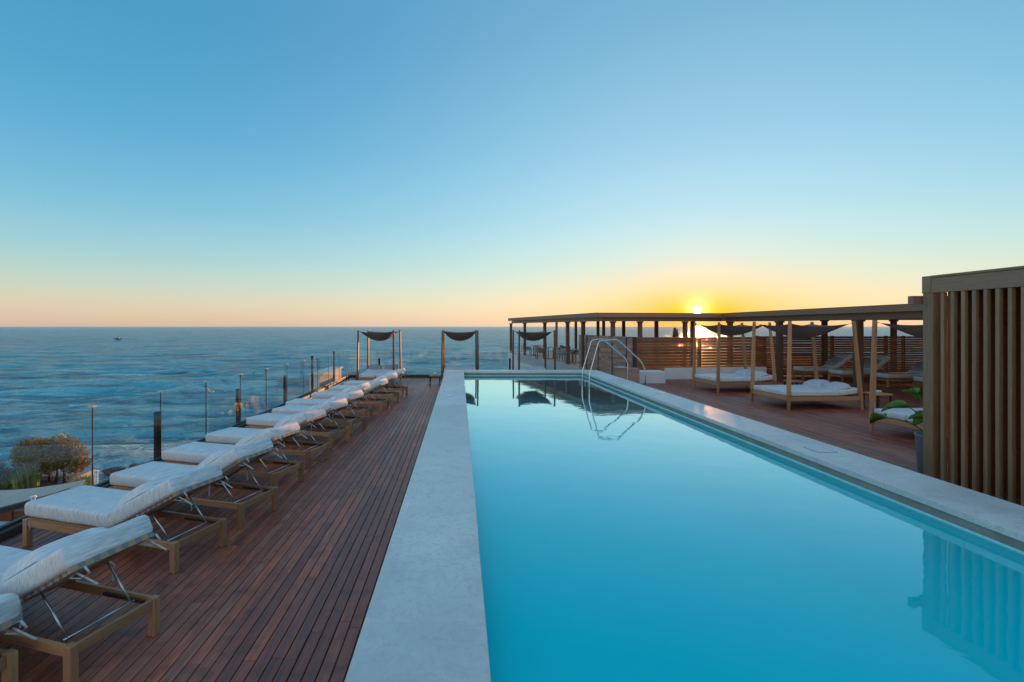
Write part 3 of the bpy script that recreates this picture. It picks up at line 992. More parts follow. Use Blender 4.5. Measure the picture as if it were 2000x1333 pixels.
# ------------------------------------------------------------------ sun lounger
BA = R(29.5)      # backrest angle
HX, HZ = .17, .335   # hinge
def sweep_mattress(L0, L1, width, th, ang, hx, hz, r=.035):
    """one mattress bent at the hinge: rounded section swept along a bent line"""
    path = []
    n1, n2 = 14, 12
    for i in range(n1 + 1):
        path.append((L0 + (hx - L0) * i / n1, hz))
    for i in range(1, n2 + 1):
        s = L1 * i / n2
        path.append((hx + math.cos(ang) * s, hz + math.sin(ang) * s))
    # section (y, t) with rounded corners, t from 0 (underside) to th
    sec = []
    hw = width / 2
    for cx_, cz_, a0 in ((hw - r, th - r, 0), (-hw + r, th - r, PI / 2), (-hw + r, r, PI), (hw - r, r, 3 * PI / 2)):
        for k_ in range(4):
            a = a0 + k_ / 3 * PI / 2
            sec.append((cx_ + math.cos(a) * r, cz_ + math.sin(a) * r))
    # extra points across the top so it can crown
    ns = len(sec)
    vs, fs = [], []
    P_ = len(path)
    stations = []
    for i, (x, z) in enumerate(path):
        if i == 0: tx, tz = 1, 0
        elif i == P_ - 1: tx, tz = math.cos(ang), math.sin(ang)
        elif i == n1: tx, tz = math.cos(ang / 2), math.sin(ang / 2)
        elif i < n1: tx, tz = 1, 0
        else: tx, tz = math.cos(ang), math.sin(ang)
        k_ = 1 / math.cos(ang / 2) if i == n1 else 1
        stations.append((x, z, tx, tz, k_, 1.0))
    # rounded ends
    def endst(st, sign):
        x, z, tx, tz, k_, _ = st
        o_ = []
        for off, sc in ((.028, .74), (.022, .88), (.010, .97)):
            o_.append((x + sign * tx * off, z + sign * tz * off, tx, tz, 1, sc))
        return o_
    stations = endst(stations[0], -1) + stations + endst(stations[-1], 1)[::-1]
    for (x, z, tx, tz, k_, sc) in stations:
        nx_, nz_ = -tz, tx
        for (yy_, t_) in sec:
            tt = th / 2 + (t_ - th / 2) * sc
            y2 = yy_ * (1 - (1 - sc) * .12)
            wob = .004 * noise.noise(Vector((x * 5, y2 * 5, t_ * 5)))
            vs.append((x + nx_ * tt * k_, y2 + wob, z + nz_ * tt * k_ + wob))
    m = len(stations)
    for i in range(m - 1):
        for k_ in range(ns):
            fs.append((i * ns + k_, (i + 1) * ns + k_, (i + 1) * ns + (k_ + 1) % ns, i * ns + (k_ + 1) % ns))
    fs.append(tuple(range(ns)))
    fs.append(tuple((m - 1) * ns + k_ for k_ in range(ns))[::-1])
    mb = MB().add(vs, fs, True)
    return mb


def pad(cx_, cz_, ang, lx, ly, th, puff=1.0):
    """headrest pillow lying on the back: a soft lens with pinched edges"""
    vs, fs = [], []
    nu, nv = 12, 12
    M4 = Matrix.Translation((cx_, 0, cz_)) @ Matrix.Rotation(-ang, 4, 'Y')
    mb = MB()
    for side in (1, -1):
        def fn(u, v):
            a, b_ = 2 * u - 1, 2 * v - 1
            e = max(0.0, (1 - abs(a) ** 3.2) * (1 - abs(b_) ** 3.2)) ** .42
            pin = 1 - .05 * (a * a * b_ * b_)
            t_ = th / 2 * e * (1 + .10 * noise.noise(Vector((a * 2, b_ * 2, side))))
            return M4 @ Vector((a * lx / 2 * pin, b_ * ly / 2 * pin, (.012 + t_ * 1.75) if side == 1 else (.012 - t_ * .25)))
        mb.grid(nu, nv, fn if side == 1 else (lambda u, v: fn(1 - u, v)))
    return mb


def ribbon(pts, w_=.015):
    mb = MB()
    pts = [Vector(p) for p in pts]
    vs = []
    for i, p in enumerate(pts):
        s_ = Vector((.35, .9, .2)).normalized() * w_ / 2
        vs += [p - s_, p + s_]
    mb.add(vs, [(2 * i, 2 * i + 1, 2 * i + 3, 2 * i + 2) for i in range(len(pts) - 1)], True)
    return mb


def make_lounger(label, group, mat_c='cushion', ang=BA, pillow='cushion', ties=True, cc=.40):
    t = thing('sun_lounger', label, 'sun lounger', (0, 0, 0), 0, group)
    hl, hw = 1.0, .31
    for sx in (-1, 1):
        for sy in (-1, 1):
            MB().cbox(sx * hl - .031, sx * hl + .031, sy * hw - .031, sy * hw + .031, 0, .29, .004).build('leg', 'teak_z', t)
    for sy in (-1, 1):
        MB().cbox(-hl + .032, hl - .032, sy * (hw + .006) - .014, sy * (hw + .006) + .014, .212, .284, .003).build('side_rail', 'teak', t)
    for sx in (-1, 1):
        MB().cbox(sx * (hl + .006) - .014, sx * (hl + .006) + .014, -hw + .032, hw - .032, .212, .284, .003).build('end_rail', 'teak_y', t)
    s_ = MB()
    x = -hl + .05
    while x < HX - .04:
        s_.box(x, x + .05, -hw + .01, hw - .01, .286, .298)
        x += .075
    s_.build('seat_slats', 'teak_y', t)
    s_ = MB()
    for sy in (-1, 1):
        s_.box(-hl + .04, HX, sy * (hw + .004) - .012, sy * (hw + .004) + .012, .2865, .312)
    s_.build('seat_frame', 'teak', t)
    # backrest
    ca, sa = math.cos(ang), math.sin(ang)
    BL = .93
    def bp(s, y, n_=0):
        return Vector((HX + ca * s - sa * n_, y, HZ - .03 + sa * s + ca * n_))
    for sy in (-1, 1):
        MB().beam(bp(0, sy * .275), bp(BL, sy * .275), .034, .036, (-sa, 0, ca)).build('back_rail', 'teak', t)
    MB().beam(bp(BL, -.31), bp(BL, .31), .036, .040, (-sa, 0, ca)).build('head_rail', 'webbing', t)
    wb = MB()
    k_ = .08
    while k_ < BL - .03:
        wb.beam(bp(k_, -.27, .012), bp(k_, .27, .012), .048, .006, (-sa, 0, ca))
        k_ += .075
    wb.build('back_slats', 'dark_wood', t)
    # wrapped side webbing seen along the back edge
    for sy in (-1, 1):
        m_ = MB()
        for q in range(11):
            s0 = .06 + q * .078
            m_.beam(bp(s0, sy * .2935, .0), bp(s0 + .040, sy * .2935, .0), .004, .040, (-sa, 0, ca))
        m_.build('side_webbing', 'grey_fabric', t)
    # adjustable strut
    cbx, cbz = .86, .262
    for sy in (-1, 1):
        MB().tube([bp(.50, sy * .235, -.02), (cbx, sy * .235, cbz)], .0075, 7).build('strut', 'alu', t)
    MB().tube([(cbx, -.262, cbz), (cbx, .262, cbz)], .0065, 7).build('strut_bar', 'alu', t)
    for sy in (-1, 1):
        MB().cbox(.52, .93, sy * .283 - .008, sy * .283 + .008, .240, .262, .002).build('strut_track', 'dark_wood', t)
    mt = sweep_mattress(-1.0, .92, .66, .155, ang, HX, .313).build('mattress', mat_c, t)
    px_, pz_ = HX + ca * cc - sa * .150, .313 + sa * cc + ca * .146
    pl = pad(px_, pz_, ang + R(1.5), .46, .60, .125).build('pillow', pillow, t)
    if ties:
        for sy in (-1, 1):
            e = bp(BL + .02, sy * .27, -.01)
            pts = [e, e + Vector((.05, .01, .02)), e + Vector((.07, .03, -.03)), e + Vector((.02, .02, -.07)), e + Vector((-.04, -.02, -.06)), e + Vector((-.01, 0, -.03)), e + Vector((.05, .03, -.07)), e + Vector((.09, .07, -.12))]
            ribbon(pts).build('tie', 'strap', t)
            e = bp(.42, sy * .31, .0)
            pts = [e, e + Vector((.01, sy * .015, -.03)), e + Vector((.04, sy * .02, -.05)), e + Vector((.02, sy * .01, -.08)), e + Vector((.03, sy * .015, -.14)), e + Vector((.025, sy * .02, -.18))]
            ribbon(pts).build('tie', 'strap', t)
        e = Vector((-.93, -.335, .30))
        ribbon([e, e + Vector((0, -.01, -.05)), e + Vector((.02, -.01, -.09)), e + Vector((-.01, -.01, -.14))]).build('tie', 'strap', t)
        # knotted strap across the pillow
        ribbon([(px_ + .12, -.10, pz_ + .155), (px_ + .10, -.04, pz_ + .150), (px_ + .12, .02, pz_ + .155)], .02).build('pillow_strap', 'strap', t)
    return t

# head-end near leg and far leg for each, measured on the deck
heads = [((-3.03, 2.66), (-2.85, 3.23)), ((-2.52, 3.31), (-2.33, 3.91)), ((-2.726, 4.886), (-2.542, 5.49)), ((-2.55, 5.96), (-2.368, 6.57)),
         ((-2.60, 7.11), (-2.417, 7.87)), ((-2.54, 8.47), (-2.31, 9.05)), ((-2.475, 9.82), (-2.317, 10.6)), ((-2.38, 11.09), (-2.18, 11.79)),
         ((-2.40, 12.55), (-2.22, 13.25)), ((-2.19, 14.0), (-2.02, 14.7)), ((-2.08, 15.5), (-1.90, 16.2)), ((-1.95, 17.0), (-1.78, 17.7))]
labs = ['pale mattress sun lounger nearest the camera, cut off by the bottom left corner',
        'second sun lounger in the row, its whole wooden head frame standing on the deck',
        'third sun lounger in the row, the first with its foot leg in view',
        'fourth sun lounger in the row from the camera, left of the pool',
        'fifth sun lounger in the row from the camera, left of the pool',
        'sixth sun lounger in the row from the camera, left of the pool',
        'seventh sun lounger in the row from the camera, left of the pool',
        'eighth sun lounger in the row from the camera, left of the pool',
        'ninth sun lounger in the row, fourth from the far canopy daybed',
        'tenth sun lounger in the row, third from the far canopy daybed',
        'eleventh sun lounger in the row, next to last before the far canopy daybed',
        'last sun lounger in the row, right in front of the far canopy daybed']
first = None
for i, ((nx_, ny_), (fx_, fy_)) in enumerate(heads):
    a = R(17.4) - (R(2) * (i % 3 - 1) if i > 3 else 0) - (R(9) if i > 7 else 0)
    mid = Vector(((nx_ + fx_) / 2, (ny_ + fy_) / 2, 0))
    ax = Vector((math.cos(a), -math.sin(a), 0))
    c_ = mid - ax * 1.0
    lb = labs[i]
    if i == 0:
        o = make_lounger(lb, 'sun loungers in a row along the glass balustrade', ang=R(13))
        o.location = c_; o.rotation_euler = (0, 0, -a)
    elif first is None:
        first = []
    if i > 0 and len(first) < 3:
        o = make_lounger(lb, 'sun loungers in a row along the glass balustrade', ang=BA + R((0, -1.6, 1.3)[len(first)]), cc=(.40, .35, .45)[len(first)])
        o.location = c_; o.rotation_euler = (0, 0, -a)
        first.append(o)
    elif i > 0:
        dup(first[(i * 2 + 1) % 3], c_, -a, lb)

# ------------------------------------------------------------------ canopy daybeds
def make_daybed(label, group, lx=1.92, ly=1.46, lean=(.05, .2), hgt=2.23, sag=.34, pillows='flat', post='teak_z'):
    t = thing('canopy_daybed', label, 'daybed', (0, 0, 0), 0, group)
    hx, hy = lx / 2, ly / 2
    tops = {}
    for sx in (-1, 1):
        for sy in (-1, 1):
            ln_ = lean[0] if sx < 0 else lean[1]
            foot = Vector((sx * hx, sy * hy, 0)); top = Vector((sx * (hx - ln_), sy * (hy - .02), hgt))
            knee = foot.lerp(top, .17)
            q = MB()
            q.beam(foot, knee, .045, .045, (0, 1, 0), .075, .075)
            q.beam(knee, top, .075, .075, (0, 1, 0), .058, .058)
            q.build('post', post, t)
            tops[(sx, sy)] = foot.lerp(top, .975)
    for sy in (-1, 1):
        MB().cbox(-hx + .03, hx - .03, sy * (hy - .01) - .018, sy * (hy - .01) + .018, .235, .34, .004).build('side_rail', 'teak', t)
    for sx in (-1, 1):
        MB().cbox(sx * (hx - .01) - .018, sx * (hx - .01) + .018, -hy + .03, hy - .03, .235, .34, .004).build('end_rail', 'teak_y', t)
    s_ = MB()
    x = -hx + .06
    while x < hx - .1:
        s_.box(x, x + .07, -hy + .03, hy - .03, .30, .325)
        x += .115
    s_.build('slats', 'teak_y', t)
    # two mattresses side by side, each with a separate, slightly raised head section
    for sy in (-1, 1):
        yc = sy * (hy - .03) / 2
        MB().rbox(-hx + .0, .42, yc - hy / 2 + .022, yc + hy / 2 - .022, .343, .475, .03).build('mattress', 'cushion_r', t)
        Mx = Matrix.Translation((.43, 0, .343)) @ Matrix.Rotation(R(-7), 4, 'Y')
        MB().rbox(0, hx - .40, yc - hy / 2 + .022, yc + hy / 2 - .022, 0, .132, .03, mat=Mx).build('head_cushion', 'cushion_r', t)
    if pillows == 'flat':
        for sy in (-1, 1):
            pb = MB()
            q = pad(0, 0, 0, .46, .56, .15)
            Mp = Matrix.Translation((.60, sy * .34, .50)) @ Matrix.Rotation(R(-12), 4, 'Y') @ Matrix.Rotation(R(sy * 8 + 6), 4, 'Z')
            pb.add(q.v, q.f, True, Mp)
            pb.build('pillow', 'pillow', t)
    else:
        for sy in (-1, 1):
            pb = MB()
            q = pad(0, 0, 0, .40, .60, .16)
            Mp = Matrix.Translation((.86, sy * .34, .50)) @ Matrix.Rotation(R(-68), 4, 'Y')
            pb.add(q.v, q.f, True, Mp)
            pb.build('pillow', 'grey_fabric', t)
    # slung fabric canopy tied to the four posts
    c00, c10, c01, c11 = tops[(-1, -1)], tops[(1, -1)], tops[(-1, 1)], tops[(1, 1)]
    def can(u, v):
        u2, v2 = .035 + u * .93, .035 + v * .93
        p = c00.lerp(c10, u2).lerp(c01.lerp(c11, u2), v2)
        U, V = 4 * u * (1 - u), 4 * v * (1 - v)
        z = -.08 * U - .05 * V - (sag - .1) * (U ** .6) * (V ** .7)
        inn = Vector((0, (.5 - v) * .08 * U, 0)) + Vector(((.5 - u) * .06 * V, 0, 0))
        return p + inn + Vector((0, 0, z))
    m_ = MB()
    m_.grid(18, 14, can)
    m_.grid(18, 14, lambda u, v: can(1 - u, v) + Vector((0, 0, -.006)))
    m_.build('canopy', 'canopy', t)
    rp = MB()
    for (sx, sy), tp in tops.items():
        cc_ = can(0 if sx < 0 else 1, 0 if sy < 0 else 1)
        rp.tube([tp, cc_], .006, 5)
    rp.build('tie_cords', 'black', t)
    return t

GR = 'canopy daybeds on the deck'
d0 = make_daybed('canopy daybed on the right deck with two flat pillows, the middle one of three', GR)
# right-hand row (foot end towards the pool)
def place_bed(o, p1, p2, lx=1.92):
    p1, p2 = Vector((*p1, DECK_R)), Vector((*p2, DECK_R))
    wv_ = (p2 - p1).normalized()
    ax = Vector((wv_.y, -wv_.x, 0))
    c_ = (p1 + p2) / 2 + ax * lx / 2
    o.location = c_
    o.rotation_euler = (0, 0, math.atan2(ax.y, ax.x))
place_bed(d0, (8.22, 12.8), (8.14, 14.26))
o = dup(d0, (0, 0, 0), 0, 'farthest canopy daybed on the right deck, in front of the low white plinth')
place_bed(o, (8.14, 16.15), (8.04, 17.6))
o = dup(d0, (0, 0, 0), 0, 'canopy daybed on the right deck half hidden behind the slatted timber screen')
place_bed(o, (8.30, 8.76), (8.22, 10.22))
# far row at the end of the pool (head end towards the sea)
d1 = make_daybed('canopy daybed at the far end behind the last sun loungers, with grey bolsters', GR, 2.3, 1.42, (.05, .05), 2.20, .36, 'up', 'pergola_z')
d1.location = (-3.29, 21.15, 0); d1.rotation_euler = (0, 0, PI / 2)
d2 = make_daybed('canopy daybed at the far end partly hidden by the far left pool corner', GR, 2.3, 1.42, (.05, .05), 2.20, .36, 'flat', 'pergola_z')
d2.location = (.01, 21.15, 0); d2.rotation_euler = (0, 0, PI / 2)
dup(d2, (3.02, 21.15, 0), PI / 2, 'canopy daybed at the far end in front of the long pale wall')

# side tables
def side_table(loc, label):
    t = thing('side_table', label, 'side table', loc, 0, 'small wooden side tables by the daybeds')
    MB().cbox(-.22, .22, -.22, .22, .38, .42, .005).build('table_top', 'teak', t)
    for sx in (-1, 1):
        for sy in (-1, 1):
            MB().cbox(sx * .19 - .02, sx * .19 + .02, sy * .19 - .02, sy * .19 + .02, 0, .38, .003).build('leg', 'dark_wood', t)
    return t
side_table((-4.38, 20.9, 0), 'small dark side table left of the far left canopy daybed')
side_table((-.98, 20.3, 0), 'small dark side table against the far left end of the pool wall')
side_table((10.55, 12.95, DECK_R), 'small side table at the head of the middle right daybed, white bowl on it')
MB().lathe([(0, .02), (.05, .02), (.10, .06), (.105, .06), (.06, 0), (0, 0)], (0, 0, 0), 18).build('white_bowl', 'white_paint', loc=(10.55, 12.95, DECK_R + .42), label='white bowl on the side table by the middle right daybed', cat='bowl')
MB().lathe([(0, .02), (.04, .02), (.07, .09), (.075, .09), (.045, 0), (0, 0)], (0, 0, 0), 14).build('white_bowl', 'white_paint', loc=(-.98, 20.3, .42), label='small white dish on the dark table by the far left pool corner', cat='bowl')
# wicker floor baskets under the middle bed's shadow
side_table((10.4, 15.9, DECK_R), 'small side table between the two far right daybeds')

# ------------------------------------------------------------------ loungers against the slatted fence
def fl(px, py, rz, label):
    Y = 2.1 * 1000 / (py - 638)
    X = (px - 898) / 1000 * Y
    return (X + 1.0, Y, DECK_R), rz, label
l2 = make_lounger('lounger with its grey-blue back raised, leftmost against the slatted fence', 'sun loungers against the slatted fence', 'grey_fabric', R(38), 'grey_fabric', False)
for ch in l2.children:
    if ch.name.startswith('mattress'):
        ch.data.materials[0] = M['cushion_r']
l2.location, l2.rotation_euler = (14.62, 20.55, DECK_R), (0, 0, R(-3))
dup(l2, (15.15, 19.35, DECK_R), R(4), 'lounger by the slatted fence between the thick timber column and a leaning bed post')
dup(l2, (15.75, 17.9, DECK_R), R(-2), 'lounger by the slatted fence, third from its left end')
dup(l2, (15.95, 16.5, DECK_R), R(-2), 'lounger nearest on the right, mostly behind the leafy potted plant')

# ------------------------------------------------------------------ potted plant beside the screen
pot = thing('potted_plant', 'broad-leaved green plant in a tall grey-blue pot beside the timber screen', 'plant', (6.68, 7.25, DECK_R))
pot.scale = (.9, .9, .95)
MB().lathe([(0, .0), (.15, 0), (.165, .02), (.20, .57), (.21, .60), (.185, .60), (.175, .54), (0, .54)], (0, 0, 0), 32).build('pot', 'pot', pot)
MB().lathe([(0, .55), (.178, .545)], (0, 0, 0), 24).build('soil', 'soil', pot)
st = MB()
tips = []
for (dx, dy, hz, bx) in ((-.42, -.05, 1.02, -.2), (-.52, .25, .80, -.25), (.12, -.1, 1.05, .05), (-.05, .2, 1.2, 0), (-.22, -.25, .90, -.1), (.3, .15, .95, .1)):
    base = Vector((bx * .15, 0, .53))
    tip = Vector((dx, dy, hz))
    m1 = base.lerp(tip, .5) + Vector((-dx * .25, -dy * .2, .14))
    pts = [base * (1 - t_) ** 2 + m1 * 2 * t_ * (1 - t_) + tip * t_ ** 2 for t_ in [i / 7 for i in range(8)]]
    st.tube(pts, .012, 6, [.014 - .0012 * i for i in range(8)])
    tips.append((pts[-1], (pts[-1] - pts[-2]).normalized()))
st.build('stems', 'leaf_green', pot)
rnd = random.Random(12)
def leaf(p, d, ln, wd, droop, roll):
    d = Vector((d.x, d.y, d.z * .3)).normalized()
    s_ = d.cross(Vector((0, 0, 1))).normalized()
    s_ = (s_ * math.cos(roll) + Vector((0, 0, 1)) * math.sin(roll)).normalized()
    mb = MB()
    def fn(u, v):
        w_ = math.sin(PI * min(1, u * .97 + .03) ** .8) ** .75 * wd * (1 + .07 * math.sin(u * 22 + v * 3))
        a = (v - .5) * 2
        q = p + d * (u * ln) + Vector((0, 0, -droop * u * u * ln)) + s_ * a * w_
        q += Vector((0, 0, .35 * w_ * a * a - .01 * math.cos(a * 9)))
        return q
    mb.grid(12, 7, fn)
    return mb
for (p, d) in tips:
    for q in range(3):
        a = math.atan2(d.y, d.x) + rnd.uniform(-1.3, 1.3)
        dd = Vector((math.cos(a), math.sin(a), rnd.uniform(-.2, .5)))
        leaf(p, dd, rnd.uniform(.26, .36), rnd.uniform(.085, .125), rnd.uniform(.1, .6), rnd.uniform(-.4, .4)).build('leaf', 'leaf_green', pot)

# ------------------------------------------------------------------ slatted timber screen on the right
SX = 6.03
scr = thing('timber_screen', 'tall slatted timber screen at the right edge of the pool', 'screen', (SX, 5.0, DECK_R))
top = 3.0 - DECK_R
MB().cbox(0, .16, 1.53, 1.67, 0, top - .222, .004).build('corner_post', 'screen_z', scr)
MB().cbox(.002, .05, -1.9, 1.555, top - .222, top - .032, .004).build('top_beam', 'screen_y', scr)
MB().cbox(-.004, .16, 1.558, 1.68, top - .222, top - .002, .004).build('beam_end', 'screen_y', scr)
MB().cbox(-.008, .20, -1.9, 1.556, top - .030, top, .004).build('cap_board', 'screen_y', scr)
MB().cbox(0.01, .10, -1.9, 1.525, 0.001, .06, .004).build('bottom_rail', 'screen_y', scr)
y = 1.41
slm = MB().cbox(0, .050, -.021, .021, .062, top - .224, .003).mesh('slat')
slm.materials.append(M['screen_z'])
while y > -1.85:
    o = bpy.data.objects.new('slat', slm); COL.objects.link(o); o.parent = scr; o.location = (.006, y, 0)
    y -= .1315
MB().cbox(-.10, 2.4, 1.70, 1.78, top - .36, top - .25, .004).build('rear_beam', 'pergola_x', scr)
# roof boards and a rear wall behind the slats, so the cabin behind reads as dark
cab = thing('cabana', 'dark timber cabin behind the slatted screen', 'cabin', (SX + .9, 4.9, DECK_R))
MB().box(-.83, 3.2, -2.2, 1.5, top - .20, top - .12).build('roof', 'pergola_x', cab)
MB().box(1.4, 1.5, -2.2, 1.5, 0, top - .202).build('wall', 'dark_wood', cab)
MB().box(-.83, 1.398, 1.44, 1.5, 0, top - .202).build('side_wall', 'fence', cab)
MB().box(-.83, 1.398, -2.2, -2.14, 0, top - .202).build('side_wall', 'fence', cab)
MB().rbox(.4, 1.3, -1.6, .9, .18, .42, .05).build('sofa', 'taupe', cab)

# ------------------------------------------------------------------ pergola pavilion
pv = thing('pergola_pavilion', 'long flat-roofed timber pergola pavilion along the right side of the deck', 'pavilion', (0, 0, 0))
ZT = 2.96
dA = Vector((-.157, 1.0, 0)).normalized()     # along the pavilion, away from the camera
dB = Vector((1.0, .157, 0)).normalized()
K = Vector((6.0, 22.5, 0))
F_ = Vector((3.6, 38.2, 0))
roof = [(6.0, 22.5), (12.0, 23.44), (12.0, 5.5), (26, 5.5), (26, 41.6), (3.6, 38.2)]
roofi = [(6.3, 22.85), (12.3, 23.79), (12.3, 5.8), (25.7, 5.8), (25.7, 41.2), (3.95, 37.9)]
MB().prism(roofi, ZT - .20, ZT - .03).build('roof_slab', 'pergola_x', pv)
def fascia(p, q, z0, z1, th, mat, name='fascia', off=0.0):
    p, q = Vector((*p, 0)), Vector((*q, 0))
    d = (q - p).normalized(); nrm = Vector((-d.y, d.x, 0))
    a, b_ = p + nrm * off, q + nrm * off
    c_, e_ = b_ + nrm * th, a + nrm * th
    MB().prism([(a.x, a.y), (b_.x, b_.y), (c_.x, c_.y), (e_.x, e_.y)], z0, z1).build(name, mat, pv)
fascia((6.0, 22.5), (12.0, 23.44), ZT - .20, ZT, .12, 'pergola_x')
fascia((12.0, 23.44), (12.0, 5.5), ZT - .20, ZT, .12, 'pergola_y')
fascia((3.6, 38.2), (6.0, 22.5), ZT - .20, ZT, .12, 'pergola_y')
fascia((6.12, 22.62), (12.1, 23.56), ZT - .38, ZT - .203, .14, 'pergola_x', 'beam', .06)
fascia((12.16, 23.5), (12.16, 5.6), ZT - .40, ZT - .203, .14, 'pergola_y', 'beam', .05)
fascia((3.78, 38.0), (6.12, 22.66), ZT - .38, ZT - .203, .14, 'pergola_y', 'beam', .06)
# joists under the near roof
jm = None
for k_ in range(22):
    y = 6.4 + k_ * .78
    MB().cbox(12.42, 25.6, y - .035, y + .035, ZT - .33, ZT - .203, .003).build('joist', 'pergola_x', pv)
def column(x, y, wd=.15, z0=.0, z1=ZT - .40, rz=0):
    q = MB().cbox(-wd / 2, wd / 2, -wd / 2, wd / 2, z0, z1, .006)
    q.box(-wd / 2 - .03, wd / 2 + .03, -wd / 2 - .03, wd / 2 + .03, z1 - .06, z1 - .001)
    o_ = q.build('column', 'pergola_z', pv, (x, y, 0))
    o_.rotation_euler = (0, 0, rz)
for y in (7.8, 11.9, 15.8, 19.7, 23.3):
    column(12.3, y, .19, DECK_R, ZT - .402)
for x, y in ((15.6, 21.9), (18.6, 21.95), (21.6, 22.0), (19.4, 17.5)):
    column(x, y, .17, DECK_R, ZT - .34)
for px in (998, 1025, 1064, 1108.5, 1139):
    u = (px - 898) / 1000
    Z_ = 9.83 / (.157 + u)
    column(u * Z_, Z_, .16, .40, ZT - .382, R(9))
for px in (1197, 1250, 1338):
    u = (px - 898) / 1000
    t_ = (u * 22.95 - 6.35) / (.988 - .155 * u)
    column(6.35 + .988 * t_, 22.95 + .155 * t_, .16, .25, ZT - .382, R(9))
for px in (1087, 1124.7, 1168, 1179, 1218, 1282, 1353):
    u = (px - 898) / 1000
    Z_ = 14.9 / (.157 + u)
    column(u * Z_, Z_, .16, .40, ZT - .202, R(9))

# terrace floor and the long pale wall
MB().prism([(5.75, 25.42), (3.83, 40.4), (26, 43.8), (26, 24.05), (5.8, 24.05)], -.2, .30).build('terrace_floor', 'concrete', kind='structure')
wl = thing('long_wall', 'long pale rendered wall with a thin coping beside the far pavilion', 'wall', (0, 0, 0))
W0, W1 = Vector((5.87, 25.4, 0)), Vector((3.80, 40.4, 0))
nrm = Vector((-.99, -.137, 0))
def strip(a, b_, th, z0, z1):
    c_ = a - nrm * th; d_ = b_ - nrm * th
    return MB().prism([(a.x, a.y), (c_.x, c_.y), (d_.x, d_.y), (b_.x, b_.y)], z0, z1)
strip(W0, W1, .25, -9.6, .33).build('wall', 'white', wl)
strip(W0 + nrm * .02, W1 + nrm * .02, .29, .333, .37).build('coping', 'concrete', wl)
tg = thing('terrace_glass_rail', 'low glass rail standing on the long pale wall by the far terrace', 'balustrade', (0, 0, 0))
for k_ in range(8):
    a, b_ = W0.lerp(W1, (k_ + .03) / 8), W0.lerp(W1, (k_ + .97) / 8)
    strip(a - nrm * .12, b_ - nrm * .12, .012, .372, 1.05).build('glass_panel', 'glass', tg)

# terrace tables, chairs, folded parasols
def table(x, y, label):
    t = thing('terrace_table', label, 'table', (x, y, .30), R(9), 'tables on the far terrace')
    MB().cbox(-.4, .4, -.4, .4, .71, .75, .006).build('table_top', 'table_top', t)
    MB().tube([(0, 0, 0), (0, 0, .71)], .035, 8).build('pedestal', 'black', t)
    MB().cbox(-.22, .22, -.22, .22, 0, .03, .004).build('foot', 'black', t)
    return t
def chair(x, y, rz, label):
    t = thing('terrace_chair', label, 'chair', (x, y, .30), rz, 'chairs on the far terrace')
    MB().rbox(-.25, .25, -.25, .25, .40, .48, .03).build('seat', 'taupe', t)
    MB().rbox(-.27, .27, .20, .28, .46, .86, .03).build('backrest', 'taupe', t)
    for sx in (-1, 1):
        MB().rbox(sx * .28 - .025, sx * .28 + .025, -.22, .24, .46, .64, .02).build('armrest', 'taupe', t)
        for sy in (-1, 1):
            MB().box(sx * .22 - .02, sx * .22 + .02, sy * .22 - .02, sy * .22 + .02, 0, .40).build('leg', 'dark_wood', t)
    return t
tb0 = table(6.35, 29.6, 'white-topped table on the far terrace, nearest the stone wall')
dup(tb0, (5.6, 32.4, .30), R(9), 'white-topped table in the middle of the far terrace')
dup(tb0, (5.2, 36.0, .30), R(9), 'white-topped table at the seaward end of the far terrace')
ch0 = chair(6.9, 29.9, R(-80), 'taupe armchair right of the nearest terrace table')
for x, y, rz, lb in ((5.85, 29.3, R(95), 'taupe armchair left of the nearest terrace table'), (6.4, 30.5, R(5), 'taupe armchair on the sea side of the nearest terrace table'),
                     (6.25, 32.6, R(-80), 'taupe armchair right of the middle terrace table'), (5.05, 32.2, R(95), 'taupe armchair left of the middle terrace table'),
                     (5.8, 36.2, R(-80), 'taupe armchair right of the seaward terrace table'), (4.75, 35.9, R(95), 'taupe armchair left of the seaward terrace table')):
    dup(ch0, (x, y, .30), rz, lb)
def parasol(x, y, zb, h, label, r=.16):
    t = thing('folded_parasol', label, 'parasol', (x, y, zb), 0, 'folded parasols beyond the timber wall')
    MB().tube([(0, 0, 0), (0, 0, h)], .02, 8).build('pole', 'white_paint', t)
    n_ = 16
    prof = [(.07, h * .45), (r * .8, h * .50), (r, h * .66), (r * .75, h * .82), (.05, h * .98), (0, h)]
    vs, fs = [], []
    for (rr_, z) in prof:
        for k_ in range(n_):
            q = rr_ * (1 + .18 * (1 if k_ % 2 else -1))
            vs.append((math.cos(2 * PI * k_ / n_) * q, math.sin(2 * PI * k_ / n_) * q, z))
    for i in range(len(prof) - 1):
        for k_ in range(n_):
            fs.append((i * n_ + k_, i * n_ + (k_ + 1) % n_, (i + 1) * n_ + (k_ + 1) % n_, (i + 1) * n_ + k_))
    MB().add(vs, fs, True).build('canopy', 'parasol', t)
    MB().lathe([(0, 0), (.25, 0), (.25, .05), (.04, .08)], (0, 0, 0), 16).build('base', 'black', t)
parasol(12.6, 30.0, .30, 2.0, 'folded pinkish parasol seen above the timber wall under the sun', .13)
parasol(17.2, 40.5, .30, 1.85, 'smaller folded parasol just right of the pinkish one, farther off', .10)

